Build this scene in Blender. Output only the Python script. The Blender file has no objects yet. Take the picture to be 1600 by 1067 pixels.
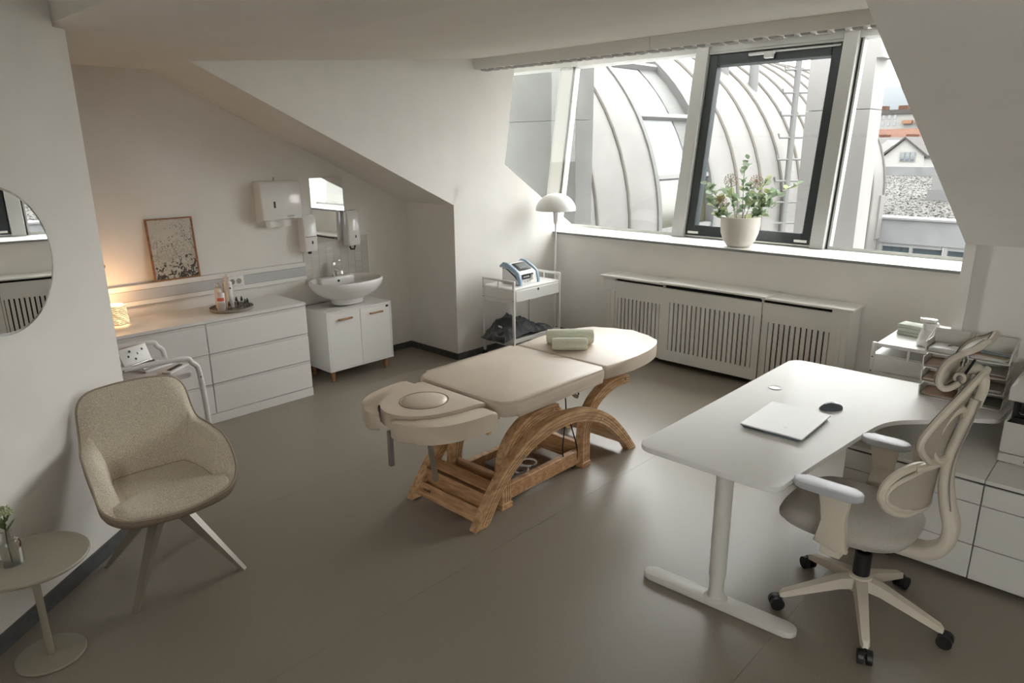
import bpy, bmesh, math, random
from mathutils import Vector, Matrix
random.seed(7)
SC = bpy.context.scene
COL = SC.collection
R = math.radians
PI = math.pi

# ------------------------------------------------------------------ camera, sky, exposure
cam_d = bpy.data.cameras.new('camera'); cam = bpy.data.objects.new('camera', cam_d); COL.objects.link(cam)
cam_d.sensor_fit = 'HORIZONTAL'; cam_d.sensor_width = 36.0
cam_d.lens = 36.0 * 1087.756 / 1600.0
cam_d.clip_start = 0.05; cam_d.clip_end = 2000
_p, _r, _y = 0.27356959, -0.00804609, 0.75826056
_f = Vector((-math.sin(_y)*math.cos(_p), math.cos(_y)*math.cos(_p), -math.sin(_p)))
_rt = Vector((math.cos(_y), math.sin(_y), 0)); _up = _rt.cross(_f)
_r2 = _rt*math.cos(_r) + _up*math.sin(_r); _u2 = -_rt*math.sin(_r) + _up*math.cos(_r)
cam.matrix_world = Matrix(((_r2.x, _u2.x, -_f.x, 0.0), (_r2.y, _u2.y, -_f.y, 0.0), (_r2.z, _u2.z, -_f.z, 1.95), (0, 0, 0, 1)))
SC.camera = cam

world = bpy.data.worlds.new('overcast_sky'); SC.world = world; world.use_nodes = True
wn = world.node_tree; wn.nodes.clear()
w_out = wn.nodes.new('ShaderNodeOutputWorld'); w_bg = wn.nodes.new('ShaderNodeBackground')
w_tc = wn.nodes.new('ShaderNodeTexCoord'); w_sep = wn.nodes.new('ShaderNodeSeparateXYZ')
w_mr = wn.nodes.new('ShaderNodeMapRange')            # overcast sky: three times brighter overhead than at the horizon
w_mr.inputs['From Min'].default_value = -0.02; w_mr.inputs['From Max'].default_value = 1.0
w_mr.inputs['To Min'].default_value = 1.0; w_mr.inputs['To Max'].default_value = 3.0
w_mul = wn.nodes.new('ShaderNodeMath'); w_mul.operation = 'MULTIPLY'; w_mul.inputs[1].default_value = 3.0
w_bg.inputs['Color'].default_value = (0.99, 0.99, 0.985, 1)
wn.links.new(w_tc.outputs['Generated'], w_sep.inputs[0]); wn.links.new(w_sep.outputs['Z'], w_mr.inputs['Value'])
wn.links.new(w_mr.outputs['Result'], w_mul.inputs[0]); wn.links.new(w_mul.outputs[0], w_bg.inputs['Strength'])
wn.links.new(w_bg.outputs[0], w_out.inputs['Surface'])

SC.view_settings.view_transform = 'Standard'; SC.view_settings.look = 'None'
SC.view_settings.gamma = 1.0; SC.view_settings.use_curve_mapping = False
SC.view_settings.exposure = 1.72
SC.cycles.max_bounces = 10; SC.cycles.diffuse_bounces = 6; SC.cycles.glossy_bounces = 4
SC.cycles.transparent_max_bounces = 16; SC.cycles.transmission_bounces = 6
SC.cycles.caustics_reflective = False; SC.cycles.caustics_refractive = False
SC.cycles.sample_clamp_indirect = 6.0; SC.cycles.use_denoising = True

# ------------------------------------------------------------------ materials
MATS = {}
def mat(name, col, rough=0.5, metal=0.0, noise=0.0, nscale=30.0, bump=0.0, bscale=200.0, spec=0.5, emit=None, estr=0.0, alpha=None, stretch=None, col2=None, sheen=0.0):
    if name in MATS: return MATS[name]
    m = bpy.data.materials.new(name); m.use_nodes = True; t = m.node_tree; n = t.nodes; l = t.links
    b = n['Principled BSDF']
    b.inputs['Base Color'].default_value = (*col, 1); b.inputs['Roughness'].default_value = rough
    b.inputs['Metallic'].default_value = metal; b.inputs['Specular IOR Level'].default_value = spec
    if sheen: b.inputs['Sheen Weight'].default_value = sheen
    tc = n.new('ShaderNodeTexCoord'); mp = n.new('ShaderNodeMapping'); l.new(tc.outputs['Object'], mp.inputs[0])
    if stretch: mp.inputs['Scale'].default_value = stretch
    if noise or col2:
        nz = n.new('ShaderNodeTexNoise'); nz.inputs['Scale'].default_value = nscale; nz.inputs['Detail'].default_value = 5
        l.new(mp.outputs[0], nz.inputs['Vector'])
        cr = n.new('ShaderNodeValToRGB'); l.new(nz.outputs['Fac'], cr.inputs[0])
        a = col if col2 else tuple(max(0, c*(1-noise)) for c in col); c2 = col2 or tuple(min(1, c*(1+noise)) for c in col)
        cr.color_ramp.elements[0].position = 0.32; cr.color_ramp.elements[1].position = 0.68
        cr.color_ramp.elements[0].color = (*a, 1); cr.color_ramp.elements[1].color = (*c2, 1)
        l.new(cr.outputs[0], b.inputs['Base Color'])
    if bump:
        nb = n.new('ShaderNodeTexNoise'); nb.inputs['Scale'].default_value = bscale; nb.inputs['Detail'].default_value = 3
        l.new(mp.outputs[0], nb.inputs['Vector'])
        bp = n.new('ShaderNodeBump'); bp.inputs['Strength'].default_value = bump; bp.inputs['Distance'].default_value = 0.01
        l.new(nb.outputs['Fac'], bp.inputs['Height']); l.new(bp.outputs[0], b.inputs['Normal'])
    if emit:
        b.inputs['Emission Color'].default_value = (*emit, 1); b.inputs['Emission Strength'].default_value = estr
    MATS[name] = m; return m

def glass(name, tint=(1, 1, 1), refl=0.12, rough=0.0, haze=0.0):
    if name in MATS: return MATS[name]
    m = bpy.data.materials.new(name); m.use_nodes = True; t = m.node_tree; n = t.nodes; l = t.links; n.clear()
    o = n.new('ShaderNodeOutputMaterial'); tr = n.new('ShaderNodeBsdfTransparent'); tr.inputs[0].default_value = (*tint, 1)
    gl = n.new('ShaderNodeBsdfGlossy'); gl.inputs['Roughness'].default_value = rough
    lw = n.new('ShaderNodeLayerWeight'); lw.inputs[0].default_value = 0.25
    mx = n.new('ShaderNodeMixShader'); mr = n.new('ShaderNodeMapRange'); mr.inputs['To Min'].default_value = refl*0.4; mr.inputs['To Max'].default_value = min(1, refl*6)
    l.new(lw.outputs['Fresnel'], mr.inputs['Value']); l.new(mr.outputs[0], mx.inputs[0])
    src = tr.outputs[0]
    if haze:
        df = n.new('ShaderNodeBsdfDiffuse'); df.inputs[0].default_value = (0.8, 0.8, 0.78, 1); m2 = n.new('ShaderNodeMixShader'); m2.inputs[0].default_value = haze
        l.new(tr.outputs[0], m2.inputs[1]); l.new(df.outputs[0], m2.inputs[2]); src = m2.outputs[0]
    l.new(src, mx.inputs[1]); l.new(gl.outputs[0], mx.inputs[2]); l.new(mx.outputs[0], o.inputs['Surface'])
    MATS[name] = m; return m

def wood(name, c1, c2, stretch=(1, 1, 1), scale=6.0, rough=0.45):
    if name in MATS: return MATS[name]
    m = bpy.data.materials.new(name); m.use_nodes = True; t = m.node_tree; n = t.nodes; l = t.links; b = n['Principled BSDF']
    tc = n.new('ShaderNodeTexCoord'); mp = n.new('ShaderNodeMapping'); mp.inputs['Scale'].default_value = stretch
    l.new(tc.outputs['Object'], mp.inputs[0])
    nz = n.new('ShaderNodeTexNoise'); nz.inputs['Scale'].default_value = scale; nz.inputs['Detail'].default_value = 7; nz.inputs['Distortion'].default_value = 0.6
    l.new(mp.outputs[0], nz.inputs['Vector'])
    cr = n.new('ShaderNodeValToRGB'); l.new(nz.outputs['Fac'], cr.inputs[0])
    cr.color_ramp.elements[0].position = 0.35; cr.color_ramp.elements[1].position = 0.62
    cr.color_ramp.elements[0].color = (*c1, 1); cr.color_ramp.elements[1].color = (*c2, 1)
    l.new(cr.outputs[0], b.inputs['Base Color']); b.inputs['Roughness'].default_value = rough
    MATS[name] = m; return m

PLASTER = mat('plaster', (0.80, 0.778, 0.74), 0.85, noise=0.02, nscale=4, bump=0.06, bscale=300, spec=0.2)
CEIL = mat('ceiling_plaster', (0.78, 0.755, 0.71), 0.9, noise=0.02, nscale=2, bump=0.05, bscale=250, spec=0.15)
WHITE = mat('white_lacquer', (0.80, 0.79, 0.765), 0.35, noise=0.01, nscale=3)
WHITE_M = mat('white_matt', (0.78, 0.77, 0.745), 0.6, noise=0.01, nscale=5)
WHITE_METAL = mat('white_powder_coat', (0.78, 0.775, 0.755), 0.4)
SKIRT = mat('dark_skirting', (0.085, 0.088, 0.09), 0.5, noise=0.2, nscale=20)
ANTH = mat('anthracite_frame', (0.026, 0.034, 0.036), 0.35, noise=0.1, nscale=8)
ALU = mat('pale_aluminium', (0.46, 0.46, 0.445), 0.45, metal=0.2)
CHROME = mat('chrome', (0.8, 0.8, 0.8), 0.12, metal=1.0)
STEEL = mat('brushed_steel', (0.42, 0.40, 0.38), 0.35, metal=0.9)
BLACK = mat('black_plastic', (0.012, 0.012, 0.013), 0.45)
DARKGAP = mat('gap_shade_black', (0.01, 0.01, 0.01), 0.8)  # near-black colour standing in for shade inside slots and gaps
GREY = mat('grey_plastic', (0.42, 0.42, 0.41), 0.5)
CERAMIC = mat('white_ceramic', (0.82, 0.81, 0.79), 0.12)
MIRROR = mat('mirror_silver', (0.9, 0.9, 0.9), 0.01, metal=1.0)
GLASS = glass('window_glass', (0.97, 0.98, 0.975), 0.05)

# ------------------------------------------------------------------ mesh helpers
class MB:
    def __init__(s): s.bm = bmesh.new()
    def box(s, c, d, rot=None, bevel=0.0, seg=2):
        r = bmesh.ops.create_cube(s.bm, size=1.0); vs = r['verts']
        M = Matrix.Translation(Vector(c)) @ (rot.to_4x4() if rot else Matrix.Identity(4)) @ Matrix.Diagonal((*d, 1))
        bmesh.ops.transform(s.bm, matrix=M, verts=vs)
        if bevel:
            es = list({e for v in vs for e in v.link_edges})
            bmesh.ops.bevel(s.bm, geom=es, offset=bevel, segments=seg, affect='EDGES', profile=0.5)
        return s
    def span(s, a, b, bevel=0.0, seg=2):
        c = [(a[i]+b[i])/2 for i in range(3)]; d = [abs(b[i]-a[i]) for i in range(3)]
        return s.box(c, d, None, bevel, seg)
    def cyl(s, p0, p1, r0, r1=None, seg=16, caps=True):
        r1 = r0 if r1 is None else r1; p0 = Vector(p0); p1 = Vector(p1); ax = (p1-p0); L = ax.length
        q = ax.to_track_quat('Z', 'Y').to_matrix().to_4x4()
        rr = bmesh.ops.create_cone(s.bm, cap_ends=caps, segments=seg, radius1=r0, radius2=r1, depth=L)
        bmesh.ops.transform(s.bm, matrix=Matrix.Translation((p0+p1)/2) @ q, verts=rr['verts'])
        return s
    def tube(s, pts, r, seg=10, closed=False, caps=True):
        P = [Vector(p) for p in pts]; n = len(P); rings = []
        rr = r if isinstance(r, (list, tuple)) else [r]*n
        prev = None
        for i in range(n):
            if closed: t = (P[(i+1) % n]-P[i-1])
            else: t = P[min(i+1, n-1)]-P[max(i-1, 0)]
            t.normalize()
            if prev is None:
                a = Vector((0, 0, 1)) if abs(t.z) < 0.9 else Vector((1, 0, 0)); u = t.cross(a).normalized()
            else: u = (prev - t*prev.dot(t)).normalized()
            v = t.cross(u); prev = u
            rings.append([s.bm.verts.new(P[i]+(u*math.cos(2*PI*k/seg)+v*math.sin(2*PI*k/seg))*rr[i]) for k in range(seg)])
        m = n if closed else n-1
        for i in range(m):
            A = rings[i]; B = rings[(i+1) % n]
            if closed and i == n-1:
                off = min(range(seg), key=lambda o: (A[0].co-B[o].co).length)
            else: off = 0
            for k in range(seg): s.bm.faces.new((A[k], A[(k+1) % seg], B[(k+1+off) % seg], B[(k+off) % seg]))
        if caps and not closed:
            s.bm.faces.new(rings[0][::-1]); s.bm.faces.new(rings[-1])
        return s
    def lathe(s, prof, seg=32, c=(0, 0, 0), sx=1.0, sy=1.0):
        rings = []
        for r, z in prof:
            if r < 1e-6: rings.append([s.bm.verts.new((c[0], c[1], c[2]+z))])
            else: rings.append([s.bm.verts.new((c[0]+sx*r*math.cos(2*PI*k/seg), c[1]+sy*r*math.sin(2*PI*k/seg), c[2]+z)) for k in range(seg)])
        for A, B in zip(rings, rings[1:]):
            for k in range(seg):
                k2 = (k+1) % seg
                if len(A) == 1 and len(B) == 1: continue
                if len(A) == 1: s.bm.faces.new((A[0], B[k2], B[k]))
                elif len(B) == 1: s.bm.faces.new((A[k], A[k2], B[0]))
                else: s.bm.faces.new((A[k], A[k2], B[k2], B[k]))
        return s
    def prism(s, pts, a, b, axis='z', bevel=0.0, seg=3):
        def co(p, h):
            return {'z': (p[0], p[1], h), 'x': (h, p[0], p[1]), 'y': (p[0], h, p[1])}[axis]
        A = [s.bm.verts.new(co(p, a)) for p in pts]; B = [s.bm.verts.new(co(p, b)) for p in pts]
        fs = [s.bm.faces.new(A[::-1]), s.bm.faces.new(B)]
        n = len(pts)
        for i in range(n): fs.append(s.bm.faces.new((A[i], A[(i+1) % n], B[(i+1) % n], B[i])))
        if bevel:
            es = [e for f in fs[:2] for e in f.edges]
            bmesh.ops.bevel(s.bm, geom=es, offset=bevel, segments=seg, affect='EDGES', profile=0.5)
        return s
    def grid(s, rows, closed_u=False, closed_v=False):
        V = [[s.bm.verts.new(p) for p in r] for r in rows]; n = len(V); m = len(V[0])
        for i in range(n if closed_v else n-1):
            for j in range(m if closed_u else m-1):
                s.bm.faces.new((V[i][j], V[i][(j+1) % m], V[(i+1) % n][(j+1) % m], V[(i+1) % n][j]))
        return V
    def sphere(s, c, r, seg=12, rings=8, sc=(1, 1, 1)):
        q = bmesh.ops.create_uvsphere(s.bm, u_segments=seg, v_segments=rings, radius=r)
        bmesh.ops.transform(s.bm, matrix=Matrix.Translation(Vector(c)) @ Matrix.Diagonal((*sc, 1)), verts=q['verts']); return s
    def mesh(s, name, m, smooth=35):
        bmesh.ops.recalc_face_normals(s.bm, faces=s.bm.faces[:])
        me = bpy.data.meshes.new(name); s.bm.to_mesh(me); s.bm.free()
        if m: me.materials.append(m)
        if smooth is not None:
            me.polygons.foreach_set('use_smooth', [True]*len(me.polygons))
            if smooth < 180: me.set_sharp_from_angle(angle=R(smooth))
        return me
    def build(s, name, m, parent=None, smooth=35, label=None):
        return ob(name, s.mesh(name, m, smooth), parent, label)

def ob(name, me, parent=None, label=None, loc=None, rot=None):
    o = bpy.data.objects.new(name, me); COL.objects.link(o)
    if parent: o.parent = parent
    if loc: o.location = loc
    if rot: o.rotation_euler = rot
    if label: o['label'] = label
    return o
def thing(name, label, cat, loc=(0, 0, 0), rz=0.0, group=None):
    o = bpy.data.objects.new(name, None); COL.objects.link(o); o.location = loc; o.rotation_euler = (0, 0, rz)
    o.empty_display_size = 0.1
    return tag(o, label, cat, group)
def tag(o, label, cat, group=None):
    o['label'] = label; o['category'] = cat
    if group: o['group'] = group
    return o
def struct(o, label=None):
    o['kind'] = 'structure'
    if label: o['label'] = label
    return o
def text(body, size, m, parent, loc, rot, name='lettering', ext=0.0004):
    c = bpy.data.curves.new(name, 'FONT'); c.body = body; c.size = size; c.extrude = ext; c.align_x = 'CENTER'; c.align_y = 'CENTER'
    tmp = bpy.data.objects.new('lettering_source', c); COL.objects.link(tmp); bpy.context.view_layer.update()
    me = bpy.data.meshes.new_from_object(tmp.evaluated_get(bpy.context.evaluated_depsgraph_get())); bpy.data.objects.remove(tmp)
    me.materials.clear(); me.materials.append(m); o = ob(name, me, parent); o.location = loc; o.rotation_euler = rot
    return o
def crom(P, n, closed=False):
    P = [Vector(p) for p in P]; out = []; m = len(P); segs = m if closed else m-1
    for i in range(segs):
        p1 = P[i]; p2 = P[(i+1) % m]
        p0 = P[i-1] if (closed or i > 0) else p1*2-p2
        p3 = P[(i+2) % m] if (closed or i+2 < m) else p2*2-p1
        for k in range(n):
            t = k/n
            out.append(0.5*((2*p1)+(-p0+p2)*t+(2*p0-5*p1+4*p2-p3)*t*t+(-p0+3*p1-3*p2+p3)*t**3))
    if not closed: out.append(P[-1])
    return out
def rrect(x0, y0, x1, y1, r, n=6):
    rs = r if isinstance(r, (list, tuple)) else [r]*4
    out = []
    for (cx, cy, a0, q) in ((x1-rs[0], y1-rs[0], 0, rs[0]), (x0+rs[1], y1-rs[1], 90, rs[1]), (x0+rs[2], y0+rs[2], 180, rs[2]), (x1-rs[3], y0+rs[3], 270, rs[3])):
        for k in range(n+1):
            a = R(a0+90*k/n); out.append((cx+q*math.cos(a), cy+q*math.sin(a)))
    return out
# ------------------------------------------------------------------ room shell
LINO = mat('grey_brown_linoleum', (0.258, 0.226, 0.186), 0.36, noise=0.22, nscale=330, bump=0.03, bscale=500, spec=0.45)
XA, XC, XR = -5.42, -4.72, -0.77          # dresser wall, dormer cheek, dormer opening on the desk side
YK, YW, ZS = 4.24, 5.66, 1.09             # knee walls, wall under the window, sill height
YCR, ZC = 2.03, 2.485                     # crease where the roof slope starts, flat ceiling height
LEAN = math.atan(0.163)                   # the window band leans outward
def zd(y): return ZC + 0.0798*(y-YCR)     # dormer ceiling rises towards the window

floor = struct(MB().span((-5.7, -1.75, -0.2), (3.3, 6.0, -0.006)).build('floor', mat('screed', (0.1, 0.095, 0.09), 0.9), smooth=None), 'speckled grey brown linoleum floor')
xs = [-5.7, -4.77, -3.48, -2.19, -0.90, 0.39, 1.68, 3.3]
for a, b in zip(xs, xs[1:]):
    MB().span((a+0.0006, -1.7, -0.006), (b-0.0006, 5.8, 0.0)).build('linoleum_sheet', LINO, floor, None)

w = MB().prism([(-1.7, 0), (YK+0.15, 0), (YK+0.15, 1.50), (YCR, 2.62), (1.06, 2.62), (1.06, 3.0), (-1.7, 3.0)], XA-0.2, XA, 'x').build('wall_dresser', PLASTER, None, None)
struct(w, 'plain plaster wall behind the dresser and washbasin')
w = MB().span((XA, YK, 0), (XC, YK+0.15, 1.6)).build('wall_knee_alcove', PLASTER, None, None); struct(w, 'low knee wall closing the washbasin alcove')
# left dormer cheek with the cut that opens beside the window
w = MB().prism([(YCR, ZC), (YK, 1.445), (YK, 0), (6.0, 0), (6.0, 1.095), (4.904, 1.783), (5.06, zd(5.06)), (5.06, zd(5.06)+0.1), (YCR, 2.60)], XC-0.12, XC, 'x').build('wall_dormer_cheek', PLASTER, None, None)
struct(w, 'tall white dormer cheek beside the window')
p = MB().prism([(4.915, 1.778), (5.068, 2.76), (5.99, 2.80), (5.99, 1.10)], XC-0.012, XC-0.004, 'x').build('window_5', glass('cheek_glass', (0.93, 0.94, 0.93), 0.006), None, None)
struct(p, 'clear glass pane filling the cut in the dormer cheek')
w = MB().prism([(YCR, ZC), (YK, 1.445), (YK+0.15, 1.50), (YK+0.15, 1.70), (YCR, 2.75)], XA, XC-0.12, 'x').build('ceiling_slope_alcove', PLASTER, None, None); struct(w, 'sloping ceiling over the washbasin alcove')
w = MB().prism([(YCR, ZC), (YK, 1.445), (YK+0.15, 1.50), (YK+0.15, 1.70), (YCR, 2.75)], XR+0.12, 3.2, 'x').build('ceiling_slope_desk', PLASTER, None, None); struct(w, 'sloping ceiling over the desk corner')
w = MB().span((XR, YK, 0), (3.2, YK+0.15, 1.5)).build('wall_knee_desk', PLASTER, None, None); struct(w, 'low knee wall behind the white drawer cabinets')
t = MB().span((XR-0.001, YK-0.006, 0.0), (XR+0.05, YK, 1.44)).build('trim_1', PLASTER, None, None); struct(t, 'flat corner strip at the end of the knee wall')
w = MB().prism([(YCR, ZC), (YK, 1.445), (YK, 0), (6.1, 0), (6.5, 2.9), (YCR, 2.9)], XR, XR+0.12, 'x').build('wall_dormer_cheek_desk', PLASTER, None, None); struct(w)
w = MB().prism([(YCR, ZC), (6.55, zd(6.55)), (6.55, zd(6.55)+0.15), (YCR, ZC+0.15)], XC-0.12, XR+0.1, 'x').build('ceiling_dormer', CEIL, None, None); struct(w, 'white dormer ceiling rising towards the window')
w = MB().prism([(4.5, zd(4.5)), (6.55, zd(6.55)), (6.55, zd(6.55)+0.15), (4.5, zd(4.5)+0.15)], -6.35, XC-0.12, 'x').build('ceiling_bay', CEIL, None, None); struct(w)
w = MB().span((-6.35, 4.5, 0.9), (-6.2, 6.3, 3.0)).build('wall_bay_end', PLASTER, None, None); struct(w)
w = MB().span((-6.2, 4.4, 0.9), (XC-0.12, 4.55, 3.0)).build('wall_bay_back', PLASTER, None, None); struct(w)
w = MB().span((XA-0.2, 1.06, ZC), (3.2, YCR, ZC+0.14)).build('ceiling', CEIL, None, None); struct(w, 'flat white ceiling')
w = MB().span((XA-0.2, 1.03, ZC), (3.2, 1.06, 3.0)).build('ceiling_step', CEIL, None, None); struct(w, 'vertical step where the ceiling drops')
w = MB().span((XA-0.2, -1.7, 2.95), (3.2, 1.05, 3.1)).build('ceiling_raised', CEIL, None, None); struct(w)
# angled wall with the round mirror
LN = Vector((0.771, 0.6368, 0)); LD = Vector((0.6368, -0.771, 0)); LP = Vector((-3.785, 1.09, 0))
def lw(s, h, off=0.0): return LP + LD*s + LN*off + Vector((0, 0, h))
A = [lw(0, 0), lw(3.55, 0), lw(3.55, 0, -0.15), lw(0, 0, -0.15)]
w = MB().prism([(v.x, v.y) for v in A], 0, 2.47, 'z').build('wall_mirror', PLASTER, None, None); struct(w, 'angled plaster wall carrying the round mirror')
A2 = [lw(0.08, 0), lw(3.55, 0), lw(3.55, 0, -0.15), lw(0.08, 0, -0.15)]
w = MB().prism([(v.x, v.y) for v in A2], 2.47, 3.0, 'z').build('wall_mirror_upper', PLASTER, None, None); struct(w)
def skirt(name, pts, z1=0.062, lab=None):
    o = MB().prism(pts, 0.0, z1, 'z').build(name, SKIRT, None, None); struct(o, lab); return o
B = [lw(0, 0, 0.012), lw(3.5, 0, 0.012), lw(3.5, 0), lw(0, 0)]
skirt('baseboard_mirror', [(v.x, v.y) for v in B], 0.075, 'dark skirting along the angled mirror wall')
skirt('baseboard_alcove', [(XA, YK-0.012), (XC, YK-0.012), (XC, YK), (XA, YK)], 0.06)
skirt('baseboard_dresser', [(XA, -1.6), (XA+0.012, -1.6), (XA+0.012, YK-0.012), (XA, YK-0.012)], 0.06)
skirt('baseboard_cheek', [(XC, YK), (XC+0.012, YK), (XC+0.012, YW-0.012), (XC, YW-0.012)], 0.06)
skirt('baseboard_window', [(XC, YW-0.012), (XR, YW-0.012), (XR, YW), (XC, YW)], 0.06)
skirt('baseboard_desk', [(XR+0.06, YK-0.012), (3.2, YK-0.012), (3.2, YK), (XR+0.06, YK)], 0.06)
# wall behind the viewer, unseen window added as fill light, and the end wall
bw = MB()
bw.span((XA, -1.85, 0), (3.2, -1.7, 0.9)).span((XA, -1.85, 2.3), (3.2, -1.7, 3.1)).span((XA, -1.85, 0.9), (1.0, -1.7, 2.3)).span((2.6, -1.85, 0.9), (3.2, -1.7, 2.3))
struct(bw.build('wall_back', PLASTER, None, None))
wd = struct(MB().span((1.0, -1.80, 0.9), (2.6, -1.79, 2.3)).build('added_fill_window', GLASS, None, None))
for x in (1.03, 1.8, 2.57): MB().span((x-0.03, -1.82, 0.9), (x+0.03, -1.76, 2.3)).build('frame_bar', ALU, wd, None)
struct(MB().span((3.2, -1.85, 0), (3.35, YK+0.2, 3.1)).build('wall_end', PLASTER, None, None))
struct(MB().span((XC, YW, 0), (XR, YW+0.3, 1.06)).build('wall_window', PLASTER, None, None), 'white wall under the window band')
struct(MB().span((-6.3, YW+0.2, 0.5), (XC-0.12, YW+0.45, 1.06)).build('wall_bay_sill', PLASTER, None, None))
sill = struct(MB().span((XC, YW-0.04, 1.066), (XR, 6.15, ZS), 0.003, 1).build('trim_2', WHITE, None, None), 'white window sill board')
MB().span((XC, YW-0.0415, 1.067), (XR, YW-0.0395, 1.086)).build('edge_strip', mat('grey_sill_edge', (0.23, 0.24, 0.245), 0.5), sill, None)
struct(MB().span((-6.3, YW+0.2, 1.06), (XC-0.12, 6.15, ZS)).build('trim_3', WHITE, None, None))

# leaning window band (local z runs up the lean, local y points outside)
win = bpy.data.objects.new('window_1', None); COL.objects.link(win); win.location = (0, 6.12, ZS); win.rotation_euler = (-LEAN, 0, 0)
struct(win, 'outward leaning window band with aluminium posts'); H1 = 1.80
DARKL = mat('rubber_gasket', (0.03, 0.03, 0.03), 0.6)
for x0, x1, n0 in ((-5.225, -5.065, -0.05), (-3.565, -3.44, -0.085), (-2.23, -2.115, -0.085)):
    po = MB().span((x0, n0, -0.01), (x1, 0.06, H1), 0.004, 1).build('post', ALU, win, None)
    MB().span((x1, -0.02, 0), (x1+0.018, 0.04, H1)).build('gasket', DARKL, po, None)
    MB().span((x1+0.018, -0.03, 0), (x1+0.034, 0.04, H1)).build('glazing_bead', ALU, po, None)
    MB().span((x0-0.016, -0.02, 0), (x0, 0.04, H1)).build('gasket', DARKL, po, None)
    MB().span((x0-0.03, -0.03, 0), (x0-0.016, 0.04, H1)).build('glazing_bead', ALU, po, None)
for x0, x1 in ((-6.2, -5.255), (-5.03, -3.595), (-2.08, XR)):
    MB().span((x0, 0.012, 0.0), (x1, 0.022, H1)).build('pane', GLASS, win, None)
    MB().span((x0, -0.03, -0.01), (x1, 0.04, 0.025)).build('bottom_rail', ALU, win, None)
MB().span((-6.2, -0.06, 1.70), (XR, 0.06, H1+0.03)).build('top_rail', ALU, win, None)
# opening sash
sx0, sx1, sz0, sz1 = -3.44, -2.23, 0.012, 1.68
fr = MB().span((sx0, -0.05, sz0-0.012), (sx1, 0.05, sz0+0.004)).span((sx0, -0.05, sz1), (sx1, 0.05, sz1+0.04)).build('sash_surround', ALU, win, None)
q = 0.092
sash = MB()
sash.span((sx0+0.01, -0.045, sz0+0.004), (sx0+q, 0.05, sz1-0.004), 0.006, 1).span((sx1-q, -0.045, sz0+0.004), (sx1-0.01, 0.05, sz1-0.004), 0.006, 1)
sash.span((sx0+q, -0.045, sz0+0.004), (sx1-q, 0.05, sz0+q+0.01), 0.006, 1).span((sx0+q, -0.045, sz1-q-0.01), (sx1-q, 0.05, sz1-0.004), 0.006, 1)
sash = sash.build('sash', ANTH, win, None, 'dark anthracite opening sash')
MB().span((sx0+q, 0.0, sz0+q), (sx1-q, 0.008, sz1-q)).build('pane', GLASS, sash, None)
MB().span((sx0+0.40, -0.085, sz1-0.05), (sx0+0.64, -0.05, sz1-0.028), 0.006).span((sx0+0.55, -0.09, sz1-0.085), (sx0+0.63, -0.05, sz1-0.03), 0.006).build('handle', ALU, sash)
MB().cyl((sx0+0.62, -0.065, sz1-0.03), (sx1-0.02, -0.065, sz1-0.03), 0.008, seg=8).build('rod', ALU, sash)
for xx in (sx0+0.03, sx1-0.15): MB().span((xx, -0.049, sz0+0.02), (xx+0.11, -0.044, sz0+0.042)).build('vent_cover', WHITE, sash, None)

# pelmet box under the dormer ceiling
pel = thing('blind_pelmet', 'long off-white pelmet box hung under the ceiling before the window', 'pelmet', (XC, 4.52, 2.60))
PM = mat('pelmet_white', (0.76, 0.75, 0.715), 0.55)
for a, b in ((0.0, 1.797), (1.803, 3.95)):
    MB().prism([(0.0, 0.03), (0.012, 0.0), (0.12, 0.0), (0.12, 0.10), (0.006, 0.10), (0.0, 0.09)], a, b, 'x').build('casing', PM, pel, 30)
fin = MB().prism([(0.03, 0.0), (0.12, 0.0), (0.12, -0.012), (0.045, -0.012)], -0.03, 0.03, 'x').mesh('slot_fin', mat('slot_grey', (0.36, 0.35, 0.33), 0.6), None)
for k in range(39): ob('slot_fin', fin, pel, None, (0.08+k*0.1, 0, 0))

_inside = set(MATS)
# ------------------------------------------------------------------ outside: metal vault roof, piers, flat roof, town
ZINC = mat('pale_zinc_sheet', (0.0622, 0.0595, 0.057), 0.55, noise=0.10, nscale=1.2, metal=0.0, spec=0.3)
RIB = mat('standing_seam', (0.0458, 0.042, 0.0378), 0.6)
VX, VZ, VR = -9.53, 0.6, 3.55
vault = thing('barrel_vault_roof', 'pale zinc barrel vault roof with standing seams outside the window', 'roof', (VX, 8.0, VZ))
def arc(r, y, a0=-0.0, a1=115, n=22): return [(r*math.cos(R(a0+(a1-a0)*k/n)), y-8.0, r*math.sin(R(a0+(a1-a0)*k/n))) for k in range(n+1)]
def sheet(y0, y1, r, m, nm, below=True, a1=115):
    b = MB(); lo = [(r, y0-8, -5), (r, y1-8, -5)] if below else None
    A = arc(r, y0, a1=a1); Bq = arc(r, y1, a1=a1)
    rows = ([lo] if lo else []) + [[p, q2] for p, q2 in zip(A, Bq)]
    V = b.grid(rows); return b.build(nm, m, vault, 60)
ribs = [7.66, 8.10, 8.92, 9.744]
for a, b in zip(ribs, ribs[1:]): sheet(a, b, VR, ZINC, 'zinc_sheet')
ribs2 = [11.55, 12.47, 13.47, 14.42, 15.35, 16.3, 17.25, 18.2, 19.2, 20.2, 21.2]
for a, b in zip(ribs2, ribs2[1:]): sheet(a, b, VR, ZINC, 'zinc_sheet')
for y in ribs[1:3] + ribs2[1:]:
    pts = [(VR, y-8, -5)] + [(p[0]*1.004, p[1], p[2]*1.004) for p in arc(VR, y)]
    MB().tube(pts, 0.028 if y < 10 else 0.035, 6).build('seam_rib', RIB, vault)
EDGE = mat('weathered_sheet_edge', (0.045, 0.045, 0.0435), 0.5)
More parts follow.
